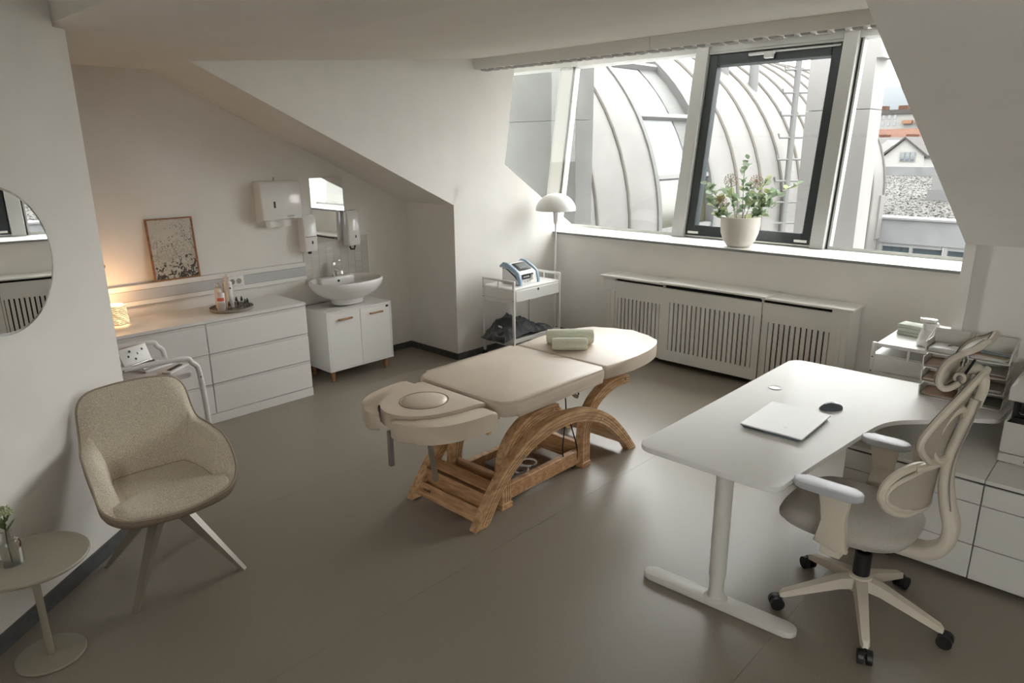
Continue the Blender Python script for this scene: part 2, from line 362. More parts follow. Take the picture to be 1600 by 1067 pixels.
for y0, y1 in ((9.70, 9.80), (11.48, 11.56), (21.15, 21.26)):
    b = MB(); A = [[(rr*math.cos(R(a)), y-8.0, rr*math.sin(R(a))) for (rr, y) in ((VR-0.35, y0), (VR+0.03, y0), (VR+0.03, y1), (VR-0.35, y1))] for a in range(-2, 116, 4)]
    A = [[(p[0], p[1], -5.0 if i == 0 else p[2]) for p in r] for i, r in enumerate(A)]
    b.grid(A, closed_u=True); b.build('edge_flashing', EDGE, vault, 60)
# glazed bay between the two sheet-metal runs: panes and bars
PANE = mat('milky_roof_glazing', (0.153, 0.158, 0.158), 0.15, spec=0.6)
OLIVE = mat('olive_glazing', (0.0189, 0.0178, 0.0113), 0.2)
cuts = [0, 14, 31, 50, 70, 92, 115]
for a, b2 in zip(cuts, cuts[1:]):
    b = MB(); b.grid([[((VR-0.12)*math.cos(R(a+(b2-a)*k/4)), y-8.0, (VR-0.12)*math.sin(R(a+(b2-a)*k/4))) for y in (9.80, 11.48)] for k in range(5)])
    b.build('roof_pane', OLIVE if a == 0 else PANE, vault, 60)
    MB().box(((VR-0.06)*math.cos(R(a)), 2.64, (VR-0.06)*math.sin(R(a))), (0.10, 1.68, 0.07), Matrix.Rotation(-R(a), 3, 'Y')).build('glazing_bar', mat('white_bar', (0.0651, 0.0651, 0.0639), 0.5), vault, None)
b = MB(); b.grid([[((VR-0.10)*math.cos(R(a)), y-8.0, (VR-0.10)*math.sin(R(a))) for y in (10.95, 11.48)] for a in range(14, 116, 6)]); b.build('grey_arch_band', EDGE, vault, 60)  # grey arch band along the far side of the glazed bay
for y, a, h in ((14.2, 52, 0.42), (14.9, 45, 0.5)):
    p = Vector((VR*math.cos(R(a)), y-8, VR*math.sin(R(a)))); MB().cyl(p-Vector((0, 0, 0.2)), p+Vector((0.0, 0, h)), 0.10, seg=14).build('vent_pipe', mat('pipe_grey', (0.0588, 0.0588, 0.0579), 0.5), vault)
MB().span((VR-2.2, 12.9, -1.2), (VR+0.05, 13.24, -0.02)).build('end_kerb', ZINC, vault, None)
lad = thing('roof_ladder', 'single pole metal roof ladder with short rungs standing by the vault', 'ladder', (-5.86, 14.3, -2.0))
LG = mat('galvanised', (0.0486, 0.0486, 0.0474), 0.5)
MB().cyl((0, 0, 0), (0.02, 0, 5.6), 0.06, seg=10).build('pole', LG, lad)
rung = MB().tube([(0, 0.30, 0.08), (0, 0.28, 0), (0, -0.28, 0), (0, -0.30, 0.08)], 0.022, 6).mesh('rung', LG)
for k in range(10): ob('rung', rung, lad, None, (0.05, 0, 1.55+0.42*k), (0, 0, R(-46)))
PIER = mat('pale_render_panel', (0.1, 0.097, 0.0943), 0.7, noise=0.03, nscale=1.5)
PIERD = mat('grey_render_panel', (0.0456, 0.0456, 0.0436), 0.7, noise=0.10, nscale=2.5)
def pier(lab, x0, x1, y0, m, cap):
    t = thing('roof_pier', lab, 'pier', ((x0+x1)/2, y0, -3.0)); hw = (x1-x0)/2
    MB().span((-hw, 0, 0), (hw, 0.35, 5.262)).build('panel', m, t, None)
    MB().span((-hw, 0, 5.268), (hw, 0.35, 6.9)).build('panel', m, t, None)
    if cap: MB().prism([(hw, 5.72), (hw+0.06, 5.72), (hw, 5.95)], 0.0, 0.3, 'y').build('flashing', m, t, None)
pier('pale rendered pier close outside the window, behind the sash', -2.91, -2.30, 7.4, PIER, True)
pier('grey rendered wall pier seen through the cheek glass pane', -9.4, -5.757, 7.3, PIERD, False)

fl = thing('flat_roof_building', 'flat gravel roofed building with a grey parapet and ribbon windows', 'building', (-5, 21.3, -8.0))
CONC = mat('grey_concrete_parapet', (0.061, 0.0624, 0.0624), 0.75, noise=0.12, nscale=1.5)
MB().span((-9, 0, 7.28), (12, 0.5, 7.93)).build('parapet', CONC, fl, None)
MB().span((-9, -0.06, 7.93), (12, 0.6, 7.98)).build('coping', mat('pale_coping', (0.0658, 0.0658, 0.0643), 0.6), fl, None)
MB().span((-25, 0.5, 7.2), (12, 31, 7.86)).build('roof_slab', CONC, fl, None)
MB().span((-25, 30.8, 7.86), (12, 31.2, 8.45)).build('parapet', CONC, fl, None)
gr = MB(); rg = random.Random(3)
for i in range(9000):
    y = 0.6+30*rg.random()**1.6; x = -3-y*0.33+rg.random()*(5+y*0.25)
    s = 0.03+0.04*rg.random()+y*0.0012
    v = [gr.bm.verts.new((x+s*rg.uniform(-1, 1), y+s*rg.uniform(-1, 1), 7.862+(s*0.45 if k == 3 else 0))) for k in range(4)]
    for f in ((0, 1, 3), (1, 2, 3), (2, 0, 3)): gr.bm.faces.new([v[j] for j in f])
g = gr.build('gravel', mat('pale_gravel', (0.0268, 0.0258, 0.0242), 0.9, noise=0.14, nscale=6), fl, None); g['kind'] = 'stuff'
MB().span((-25, 0.5, 7.855), (12, 30.8, 7.865)).build('gravel_bed', mat('gravel_bed', (0.0313, 0.0303, 0.0285), 0.95, noise=0.15, nscale=9), fl, None)
MB().span((-9, 0.1, 4.0), (12, 0.4, 6.2)).build('wall', CONC, fl, None)
FRW = mat('white_window_frame', (0.0728, 0.0728, 0.0714), 0.5); PG = mat('dark_blue_pane', (0.0141, 0.02, 0.0236), 0.08, spec=0.8)
wsp = 1.62
for k in range(8):
    x = -3.4+k*wsp
    wf = MB().span((x-0.75, 0.05, 6.2), (x+0.75, 0.12, 6.28)).span((x-0.75, 0.05, 7.18), (x+0.75, 0.12, 7.28)).span((x-0.81, 0.03, 6.2), (x-0.72, 0.14, 7.28)).span((x-0.02, 0.05, 6.28), (x+0.05, 0.12, 7.18)).build('window', FRW, fl, None)
    for a, b in ((x-0.72, x-0.02), (x+0.05, x+0.75)): MB().span((a, 0.15, 6.28), (b, 0.17, 7.18)).build('pane', PG, wf, None)
    MB().span((x+0.05, 0.06, 6.86), (x+0.72, 0.11, 6.91)).build('transom', mat('blue_white_bar', (0.0497, 0.0562, 0.0601), 0.5), wf, None)
vb = thing('ventilation_box', 'grey louvred ventilation box standing on the gravel roof', 'ventilation box', (-6.4, 30, -0.14))
MB().span((-0.55, 0, 0), (1.2, 1.5, 0.42)).build('plinth', mat('box_grey', (0.0528, 0.0528, 0.0519), 0.6), vb, None)
MB().span((-0.45, 0.05, 0.42), (1.1, 1.4, 1.65)).build('housing', mat('box_white', (0.0615, 0.0615, 0.0601), 0.6), vb, None)
MB().span((-0.52, 0.0, 1.65), (1.15, 1.45, 1.76)).build('lid', mat('box_grey', (0.0528, 0.0528, 0.0519), 0.6), vb, None)
slat = MB().span((-0.33, -0.02, 0), (0.33, 0.05, 0.05)).mesh('louvre', mat('louvre_grey', (0.0196, 0.0196, 0.0196), 0.6), None)
for k in range(10): ob('louvre', slat, vb, None, (0.45, 0.03, 0.62+k*0.095))

def gwin(parent, x, z, wd_, h, m=None, y=-0.02):
    o = MB().span((x-wd_/2-0.07, y-0.04, z-0.07), (x+wd_/2+0.07, y, z+h+0.07)).build('window', FRW, parent, None)
    MB().span((x-wd_/2, y-0.06, z), (x+wd_/2, y-0.04, z+h)).build('pane', m or PG, o, None)
HW = mat('white_render_house', (0.109, 0.107, 0.102), 0.8); TILE = mat('terracotta_roof', (0.0334, 0.0166, 0.0112), 0.8, noise=0.15, nscale=2); SLATE = mat('grey_roof', (0.0238, 0.022, 0.0211), 0.8, noise=0.1, nscale=2)
h = thing('gabled_house', 'white gabled house with a small three part window', 'house', (-17.2, 65, -6.0))
MB().prism([(-1.45, 0), (1.55, 0), (1.55, 7.0), (0, 8.25), (-1.45, 6.9)], 0, 8, 'y').build('wall', HW, h, None)
MB().prism([(-1.75, 6.72), (0, 8.28), (0, 8.45), (-1.8, 6.9)], -0.2, 8.2, 'y').build('roof_plane', SLATE, h, None)
MB().prism([(1.8, 6.8), (0, 8.28), (0, 8.45), (1.85, 6.98)], -0.2, 8.2, 'y').build('roof_plane', SLATE, h, None)
for x in (-0.05, 0.33, 0.71): gwin(h, x, 6.55, 0.26, 0.62)
for x in (-0.6, 0.7): gwin(h, x, 5.45, 0.6, 0.45)
h = thing('ochre_house', 'low cream house with two grey shutters behind the gabled house', 'house', (-17.0, 75, -6.0))
MB().span((-4, 0, 0), (6, 8, 8.0)).build('wall', mat('cream_render', (0.0736, 0.0686, 0.0587), 0.8), h, None)
for x in (-1.2, 0.6): gwin(h, x, 6.3, 0.8, 1.0, mat('shutter', (0.0392, 0.0405, 0.0405), 0.6))
h = thing('slate_roof_house', 'house with a grey pitched roof left of the gabled house', 'house', (-22.5, 72, -6.0))
MB().span((-4, 0, 0), (3.5, 8, 7.0)).build('wall', HW, h, None)
MB().prism([(0, 7.0), (0, 7.1), (6, 8.5), (6, 8.4)], -4.3, 4.0, 'x').build('roof_plane', SLATE, h, None)
MB().prism([(0.6, 7.0), (2.0, 8.2), (3.4, 7.0)], -0.2, 5, 'y').build('dormer', HW, h, None)
h = thing('red_roof_house', 'long house with a wide terracotta tiled roof', 'house', (-40, 120, -6.0))
MB().span((-6, 0, 0), (22, 9, 7.2)).build('wall', HW, h, None)
MB().prism([(-0.5, 7.1), (6, 9.9), (6, 10.1), (-0.5, 7.3)], -7, 23, 'x').build('roof_plane', TILE, h, None)
for x in (4.5, 8.5): MB().span((x-0.6, 1.2, 7.6), (x+0.6, 4, 9.2)).build('dormer', TILE, h, None)
h = thing('apartment_block', 'pale apartment block with rows of small windows and orange balconies', 'building', (-40, 150, -8.0))
MB().span((-9, 0, 0), (14, 12, 15.2)).build('wall', mat('pale_block', (0.0863, 0.0843, 0.0805), 0.8), h, None)
MB().span((-9.4, -0.3, 15.2), (14.4, 12.3, 16.0)).build('roof_slab', SLATE, h, None)
for x in (-5.9, -2.2, 3.0, 6.5): MB().span((x, 2, 16.0), (x+1.6, 4, 16.8)).build('chimney', TILE, h, None)
for x in (-2.5, -0.5, 5.8): 
    for z in (12.0, 13.5): MB().span((x+2.1 if x > -1 else x+2.0, -0.7, z-0.1), (x+3.6, 0, z+0.55)).build('balcony', mat('orange_balcony', (0.0791, 0.0435, 0.0276), 0.8), h, None)
wm = MB().span((-0.24, -0.05, 0), (0.24, 0, 0.75)).mesh('window', PG, None)
for z in (11.7, 13.1, 14.3):
    for x in (-7.0, -6.0, -5.0, -4.0, -3.0, -2.0, 2.9, 4.0, 5.0, 7.5, 8.5, 9.5): ob('window', wm, h, None, (x, 0, z))
b = MB(); rows = []
for k in range(61):
    x = -700+k*16; z = 30+38*math.exp(-((x+190)/150)**2)+22*math.exp(-((x+330)/90)**2)+2*math.sin(k*0.9)
    rows.append([(x, 900, -30), (x, 930, z*0.6), (x, 1000, z), (x, 1100, -30)])
b.grid(rows); struct(b.build('hill', mat('hazy_hill', (0.0419, 0.045, 0.0476), 1.0, spec=0.0), None, 60), 'pale hazy hill on the horizon')
struct(MB().span((-400, 15, -12.2), (400, 880, -12.0)).build('ground', mat('town_ground', (0.0288, 0.0288, 0.0262), 0.95, noise=0.3, nscale=0.05), None, None))

for _n, _m in MATS.items():          # weathered outdoor surfaces are matt
    if _n not in _inside and _n not in ('dark_blue_pane', 'olive_glazing', 'milky_roof_glazing'): _m.node_tree.nodes['Principled BSDF'].inputs['Specular IOR Level'].default_value = 0.03
# ------------------------------------------------------------------ dresser wall
def dresser():
    t = thing('dresser', 'wide white six drawer dresser along the alcove wall', 'dresser', (-4.88, 2.786, 0))   # local: x 0 front, -0.48 back; y runs to the left (negative)
    W, D, H = 1.60, 0.48, 0.775
    MB().span((-D, -W, 0.0), (-0.02, 0, 0.75)).build('carcass', WHITE, t, None)
    MB().span((-D, -W, 0.752), (0.0, 0, H), 0.002, 1).build('top', WHITE, t)
    MB().span((-0.02, -W, 0.0), (0.0, 0, 0.068), 0.001, 1).build('plinth', WHITE, t)
    me = MB().span((-0.02, 0.004, 0), (0.0, W/2-0.003, 0.205), 0.0015, 1).mesh('drawer', WHITE)
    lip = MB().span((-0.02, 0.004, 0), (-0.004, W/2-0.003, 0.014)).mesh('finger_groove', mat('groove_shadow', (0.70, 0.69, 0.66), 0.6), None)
    for i in range(2):
        for k in range(3):
            d = ob('drawer', me, t, None, (0, -W+i*W/2, 0.0735+k*0.2265)); ob('finger_groove', lip, d, None, (0, 0, 0.2065))
dresser()

# cable rail with sockets
def rail():
    t = thing('cable_rail', 'white wall rail with grey cable strips and a socket above the dresser', 'cable rail', (XA+0.002, 1.3, 0.855))
    L = 1.80
    MB().span((0, 0, 0), (0.048, L, 0.15), 0.003, 1).build('rail', WHITE_M, t)
    GS = mat('grey_strip', (0.50, 0.51, 0.52), 0.5)
    for a, b in ((0.0, 1.085), (1.24, L-0.004)):
        MB().span((0.048, a, 0.036), (0.051, b, 0.112)).build('strip', GS, t, None)
        MB().span((0.0482, a, 0.111), (0.0515, b, 0.1128)).build('joint', mat('joint_grey', (0.12, 0.12, 0.12), 0.6), t, None)
        MB().span((0.0482, a, 0.035), (0.0515, b, 0.0368)).build('joint', mat('joint_grey', (0.12, 0.12, 0.12), 0.6), t, None)
    s = MB().span((0.046, 1.10, 0.034), (0.058, 1.225, 0.114), 0.004).build('socket', CERAMIC, t)
    for y in (1.135, 1.19): MB().cyl((0.0582, y, 0.074), (0.0586, y, 0.074), 0.022, seg=16).build('socket_hole', mat('socket_grey', (0.30, 0.29, 0.27), 0.6), s)
rail()

# leaning picture
def picture():
    t = thing('picture_frame', 'oak framed print of dried meadow flowers leaning on the wall rail', 'picture', (XA+0.046, 2.035, 1.0065)); t.rotation_euler = (0, R(-4.2), 0)
    W, H, D = 0.335, 0.455, 0.016; f = 0.011
    OAK = wood('oak_frame', (0.20, 0.085, 0.03), (0.32, 0.15, 0.06), (3, 3, 3), 8)
    for a, b in (((-D, -W/2, 0), (0, W/2, f)), ((-D, -W/2, H-f), (0, W/2, H)), ((-D, -W/2, f), (0, -W/2+f, H-f)), ((-D, W/2-f, f), (0, W/2, H-f))):
        MB().span(a, b).build('frame_bar', OAK, t, None)
    m = bpy.data.materials.new('meadow_print'); m.use_nodes = True; n = m.node_tree.nodes; l = m.node_tree.links; b = n['Principled BSDF']; b.inputs['Roughness'].default_value = 0.35
    tc = n.new('ShaderNodeTexCoord'); sp = n.new('ShaderNodeSeparateXYZ'); l.new(tc.outputs['Object'], sp.inputs[0])
    vo = n.new('ShaderNodeTexNoise'); vo.inputs['Scale'].default_value = 34; vo.inputs['Detail'].default_value = 5; vo.inputs['Distortion'].default_value = 1.2; l.new(tc.outputs['Object'], vo.inputs['Vector'])
    mr = n.new('ShaderNodeMapRange'); mr.inputs['From Min'].default_value = 0.02; mr.inputs['From Max'].default_value = 0.33; mr.inputs['To Min'].default_value = 0.13; mr.inputs['To Max'].default_value = -0.20
    l.new(sp.outputs['Z'], mr.inputs['Value'])
    ad = n.new('ShaderNodeMath'); ad.operation = 'ADD'; l.new(vo.outputs['Fac'], ad.inputs[0]); l.new(mr.outputs[0], ad.inputs[1])
    cr = n.new('ShaderNodeValToRGB'); l.new(ad.outputs[0], cr.inputs[0]); e = cr.color_ramp.elements
    e[0].position = 0.36; e[0].color = (0.55, 0.52, 0.46, 1); e[1].position = 0.62; e[1].color = (0.045, 0.04, 0.03, 1)
    x = cr.color_ramp.elements.new(0.46); x.color = (0.36, 0.33, 0.27, 1); x = cr.color_ramp.elements.new(0.53); x.color = (0.62, 0.59, 0.53, 1)
    l.new(cr.outputs[0], b.inputs['Base Color'])
    MB().span((-D+0.004, -W/2+f, f), (-0.006, W/2-f, H-f)).build('print', m, t, None)
    INK = mat('print_ink', (0.07, 0.06, 0.05), 0.6); INK2 = mat('print_ink_soft', (0.26, 0.24, 0.21), 0.6)
    rg = random.Random(5)
    def stem(pts, m2, w=0.0012):
        b2 = MB(); P = crom([(0, *p) for p in pts], 6); q = [(p.y, p.z) for p in P]
        L_ = [(a-w, c) for a, c in q] + [(a+w, c) for a, c in q[::-1]]
        b2.prism(L_, -0.0060, -0.0056, 'x'); 
        top = pts[-1]
        for k in range(11):
            a = top[0]+rg.gauss(0, 0.022); c = top[1]+rg.gauss(0, 0.020); s = rg.uniform(0.002, 0.0055)
            if abs(a) < W/2-f-0.008 and f+0.008 < c < H-f-0.008:
                b2.prism([(a+s*math.cos(j*PI/3)*rg.uniform(0.6, 1.3), c+s*math.sin(j*PI/3)) for j in range(6)], -0.0060, -0.0056, 'x')
        b2.build('printed_stem', m2, t, None)
    stem([(0.075, 0.03), (0.03, 0.16), (-0.01, 0.27)], INK); stem([(0.155, 0.21), (0.13, 0.27), (0.11, 0.31)], INK)
    stem([(-0.02, 0.1), (-0.05, 0.19), (-0.06, 0.24)], INK2); stem([(0.06, 0.2), (0.10, 0.33), (0.08, 0.40)], INK2); stem([(0.12, 0.1), (0.14, 0.24), (0.145, 0.36)], INK2)
    stem([(-0.1, 0.06), (-0.12, 0.16), (-0.11, 0.30)], INK2)
picture()

# lamp and sprig at the far end of the dresser
def table_lamp():
    t = thing('table_lamp', 'small woven table lamp glowing warm on the dresser', 'lamp', (-5.19, 1.52, 0.776))
    prof = [(0.050, 0.0), (0.072, 0.012), (0.074, 0.03), (0.066, 0.135), (0.052, 0.148)]
    m = mat('woven_shade', (0.75, 0.66, 0.52), 0.8, emit=(1.0, 0.62, 0.30), estr=0.5)
    MB().lathe([(0.0, 0.0)]+prof[:1], 24).build('base', wood('lamp_base', (0.2, 0.1, 0.05), (0.3, 0.16, 0.08)), t)
    MB().lathe(prof, 28).build('shade', m, t)
    ring = MAT_R = mat('woven_strand', (0.62, 0.52, 0.40), 0.9)
    for k in range(12):
        z = 0.016+k*0.0108; r = 0.0735-0.0008*k*1.0
        MB().tube([((r+0.0015*math.sin(j*2.5+k*1.7))*math.cos(2*PI*j/26), (r+0.0015*math.sin(j*2.5+k*1.7))*math.sin(2*PI*j/26), z+0.0025*math.sin(j*0.9+k)) for j in range(26)], 0.0036, 5, True).build('strand', ring, t)
    MB().sphere((0, 0, 0.075), 0.022).build('bulb', mat('warm_bulb', (1, 0.8, 0.6), 0.5, emit=(1.0, 0.58, 0.26), estr=8), t)
    L = bpy.data.lights.new('lamp_light', 'POINT'); L.energy = 1.1; L.color = (1.0, 0.56, 0.27); L.shadow_soft_size = 0.03
    lo = bpy.data.objects.new('lamp_light', L); COL.objects.link(lo); lo.parent = t; lo.location = (0, 0, 0.18)
table_lamp()
def sprig():
    t = thing('dried_sprig', 'dried green sprig in a slim bottle behind the woven lamp', 'sprig', (-5.28, 1.45, 0.776))
    MB().lathe([(0, 0), (0.02, 0), (0.021, 0.12), (0.008, 0.15), (0.009, 0.19)], 16).build('bottle', glass('clear_bottle', (0.9, 0.92, 0.9), 0.1), t)
    MB().tube(crom([(0, 0, 0.05), (0.005, 0.0, 0.22), (0.01, 0.03, 0.33), (0.0, 0.045, 0.42)], 5), 0.0022, 6).build('stem', mat('dry_stem', (0.10, 0.11, 0.04), 0.8), t)
    rg = random.Random(2); lm = MB(); lm.sphere((0, 0, 0), 0.016, 8, 5, (1, 0.75, 0.7)); lm = lm.mesh('leaf', mat('olive_leaf', (0.12, 0.13, 0.045), 0.8, noise=0.3, nscale=60))
    for k in range(26): ob('leaf', lm, t, None, (rg.gauss(0, 0.016), 0.012+0.02*(k/26)+rg.gauss(0, 0.016), 0.21+0.21*k/26), (rg.uniform(0, 6), rg.uniform(0, 6), 0))
sprig()

# tray with bottles
TRX, TRY, TRZ = -5.09, 2.285, 0.776
tr = thing('round_tray', 'round stone grey tray with a raised rim on the dresser', 'tray', (TRX, TRY, TRZ))
MB().lathe([(0, 0), (0.148, 0), (0.155, 0.006), (0.157, 0.022), (0.151, 0.022), (0.147, 0.008), (0, 0.007)], 40).build('dish', mat('stone_tray', (0.30, 0.275, 0.23), 0.8, noise=0.12, nscale=40), tr)
BZ = TRZ+0.0075; WB = mat('white_bottle', (0.74, 0.72, 0.69), 0.45)
def bottle(lab, x, y, r, h, neck, cap, extra=None):
    t = thing('cosmetic_bottle', lab, 'bottle', (x, y, BZ), 0, 'bottles on the tray')
    MB().lathe([(0, 0), (r*0.95, 0), (r, 0.006), (r, h), (r*0.85, h+0.008), (neck, h+0.012), (neck, h+0.02)], 24).build('body', WB, t)
    MB().lathe([(neck*1.05, h+0.018), (neck*1.05, h+0.018+cap), (0, h+0.02+cap)], 18).build('cap', WHITE, t)
    if extra: extra(t, r, h)
def lab_red(t, r, h):
    n = 8; o = MB(); o.grid([[((r+0.0008)*math.cos(a), (r+0.0008)*math.sin(a), z) for z in (h*0.60, h*0.80)] for a in [R(-75+k*100/n) for k in range(n+1)]]); o.build('red_label', mat('red_label', (0.62, 0.13, 0.07), 0.6), t, 60)
    o = MB(); o.grid([[((r+0.0008)*math.cos(a), (r+0.0008)*math.sin(a), z) for z in (h*0.08, h*0.5)] for a in [R(-75+k*100/n) for k in range(n+1)]]); o.build('printed_label', mat('fine_print', (0.36, 0.34, 0.31), 0.6, col2=(0.7, 0.68, 0.65), nscale=260), t, 60)
bottle('white bottle with a red label at the edge of the tray', TRX+0.02, TRY-0.085, 0.030, 0.125, 0.012, 0.022, lab_red)
bottle('plain white bottle standing behind the red labelled bottle', TRX-0.075, TRY-0.055, 0.028, 0.15, 0.011, 0.02)
def spray(t, r, h): MB().span((0.0, -0.008, h+0.025), (0.03, 0.008, h+0.045), 0.003).build('nozzle', WHITE, t); MB().cyl((r+0.0003, 0, h*0.8), (r+0.001, 0, h*0.8), 0.007, seg=12).build('printed_dot', BLACK, t)
bottle('tallest white bottle with a black dot on the tray', TRX-0.03, TRY+0.005, 0.029, 0.19, 0.013, 0.05, spray)
bottle('beige tinted tall bottle behind the tallest white bottle', TRX-0.095, TRY+0.015, 0.027, 0.18, 0.012, 0.03)
VG = glass('vial_glass', (0.86, 0.87, 0.86), 0.35)
for i, (dx, dy, h_) in enumerate(((0.065, -0.045, 0.030), (0.03, 0.03, 0.050), (0.085, 0.015, 0.03), (0.02, 0.075, 0.045), (0.075, 0.075, 0.032), (0.05, 0.105, 0.03))):
    t = thing('dropper_vial', ['dark capped glass vial at the front of the tray, left of centre', 'dark capped glass vial against the tallest white bottle', 'dark capped glass vial at the front middle of the tray', 'tall dark capped vial on the far side of the tray', 'dark capped glass vial right of the middle vial', 'rightmost dark capped glass vial on the tray'][i], 'vial', (TRX+dx, TRY+dy, BZ), 0, 'small dropper vials on the tray')
    MB().lathe([(0, 0), (0.012, 0), (0.013, 0.003), (0.013, h_), (0.006, h_+0.006)], 16).build('glass_body', VG, t)
    MB().lathe([(0.0095, h_+0.004), (0.0095, h_+0.016), (0.003, h_+0.038), (0, h_+0.039)], 12).build('cap', BLACK, t)

# dispensers, mirror, splashback
def dispenser_towel():
    t = thing('towel_dispenser', 'white paper towel dispenser with a towel hanging out', 'dispenser', (XA, 2.893, 1.37))
    MB().prism([(0.0, 0.0), (0.115, 0.02), (0.13, 0.06), (0.122, 0.30), (0.10, 0.325), (0, 0.325)], -0.178, 0.178, 'y', 0.012, 3).build('housing', CERAMIC, t, 50)
    MB().span((0.126, -0.075, 0.115), (0.131, -0.060, 0.165)).build('level_window', BLACK, t, None)
    MB().span((0.124, 0.04, 0.035), (0.1275, 0.10, 0.05), 0.001, 1).build('badge', GREY, t)
    MB().span((0.128, 0.055, 0.02), (0.133, 0.09, 0.028), 0.001, 1).build('lock', STEEL, t)
    b = MB(); b.grid([[(0.06+0.012*math.sin(k*1.1), -0.13+k*0.023, 0.02), (0.075+0.010*math.sin(k*1.1+1), -0.13+k*0.023, -0.045)] for k in range(11)]); b.build('paper_towel', mat('tissue', (0.74, 0.72, 0.68), 0.9), t, 60)
    MB().cyl((0.02, 0, 0.325), (0.02, 0, 0.352), 0.006, seg=10).build('hook', STEEL, t)
dispenser_towel()
def dispenser_soap(lab, y, z, black):
    t = thing('soap_dispenser', lab, 'dispenser', (XA, y, z), 0, 'soap dispensers beside the mirror')
    MB().prism([(0, 0.0), (0.095, 0.012), (0.105, 0.04), (0.098, 0.29), (0.08, 0.315), (0, 0.315)], -0.062, 0.062, 'y', 0.012, 3).build('housing', CERAMIC, t, 50)
    MB().span((0.1025, -0.05, 0.135), (0.1050, 0.05, 0.139)).build('print_line', BLACK, t, None) if not black else None
    MB().span((0.103, 0.005, 0.075), (0.107, 0.016, 0.10)).build('level_window', BLACK, t, None)
    if black: MB().tube([(0.06, -0.03, 0.0), (0.065, -0.025, -0.025), (0.068, 0.01, -0.028), (0.06, 0.025, 0.0)], 0.008, 8).build('push_bar', BLACK, t)
    else: MB().span((0.05, -0.012, -0.012), (0.075, 0.012, 0.012), 0.003).build('nozzle', BLACK, t)
dispenser_soap('white soap dispenser left of the small mirror', 3.142, 1.085, False)
dispenser_soap('white soap dispenser with black spout right of the small mirror', 3.58, 1.095, True)
o = MB().span((XA+0.001, 3.225, 1.15), (XA+0.006, 3.55, 1.70)).build('wall_mirror_pane', MIRROR, None, None); o.name = 'rectangular_mirror'; tag(o, 'narrow frameless rectangular mirror above the washbasin', 'mirror')
sp = thing('tile_splashback', 'low splashback of small pale tiles behind the washbasin', 'splashback', (XA+0.001, 3.11, 0.80))
TL = [mat('pale_tile_%d' % k, c, 0.28) for k, c in enumerate(((0.60, 0.575, 0.53), (0.63, 0.61, 0.565), (0.57, 0.55, 0.51)))]
tms = [MB().span((0, 0.001, 0.001), (0.004, 0.073, 0.0235)).mesh('tile', m, None) for m in TL]; rg = random.Random(9)
for r_ in range(15):
    for c_ in range(9): ob('tile', rg.choice(tms), sp, None, (0, c_*0.0745, r_*0.025))
MB().span((-0.0005, 0, 0), (0.002, 0.67, 0.375)).build('grout', mat('grout', (0.50, 0.48, 0.44), 0.9), sp, None)

def basin():
    t = thing('washbasin', 'white oval wall hung washbasin with a chrome tap', 'washbasin', (XA+0.008, 3.365, 0.640))
    n = 40; prof = [(0.20, -0.005, 0), (0.42, 0.0, 0), (0.45, 0.035, 0), (0.53, 0.050, 0), (0.70, 0.072, 0), (0.86, 0.108, 0), (0.955, 0.148, 0), (0.99, 0.176, 0), (1.0, 0.192, 0), (0.99, 0.203, 0), (0.955, 0.208, 0), (0.91, 0.202, 0), (0.86, 0.175, 0), (0.70, 0.11, 0), (0.35, 0.065, 0), (0.06, 0.06, 0)]
    rows = []
    for s_, z, _ in prof:
        row = []
        for k in range(n):
            a = 2*PI*k/n; c, s2 = math.cos(a), math.sin(a)
            x = 0.235+0.245*s_*math.copysign(abs(c)**0.85, c); y = 0.335*s_*math.copysign(abs(s2)**0.9, s2)
            row.append((max(x, 0.0), y, z))
        rows.append(row)
    b = MB(); b.grid(rows, closed_u=True); b.bm.faces.new([b.bm.verts[-n+k] for k in range(n)] if b.bm.verts.ensure_lookup_table() is None else []); b.build('bowl', CERAMIC, t, 60)
    MB().span((0.0, -0.17, 0.13), (0.115, 0.17, 0.209), 0.012).build('tap_ledge', CERAMIC, t)
    MB().lathe([(0, -0.014), (0.05, -0.012), (0.11, 0.0), (0.13, 0.02)], 30, (0.22, 0, 0), 1.0, 1.25).build('waste_collar', CERAMIC, t)
    MB().cyl((0.115, 0, 0.175), (0.120, 0, 0.175), 0.011, seg=16).build('overflow_hole', BLACK, t)
    f = MB().cyl((0.06, 0, 0.206), (0.06, 0, 0.31), 0.024, 0.022, 20).cyl((0.06, 0, 0.275), (0.175, 0.0, 0.262), 0.015, 0.013, 16).cyl((0.17, 0, 0.265), (0.175, 0, 0.242), 0.012, seg=14).build('tap', CHROME, t)
    MB().cyl((0.06, 0, 0.31), (0.06, 0, 0.335), 0.022, 0.019, 20).box((0.10, 0, 0.348), (0.10, 0.022, 0.010), Matrix.Rotation(R(-14), 3, 'Y'), 0.003).build('lever', CHROME, f)
    MB().cyl((0.2, 0, -0.0175), (0.2, 0, -0.01), 0.03, seg=14).build('drain_pipe', BLACK, t)
basin()
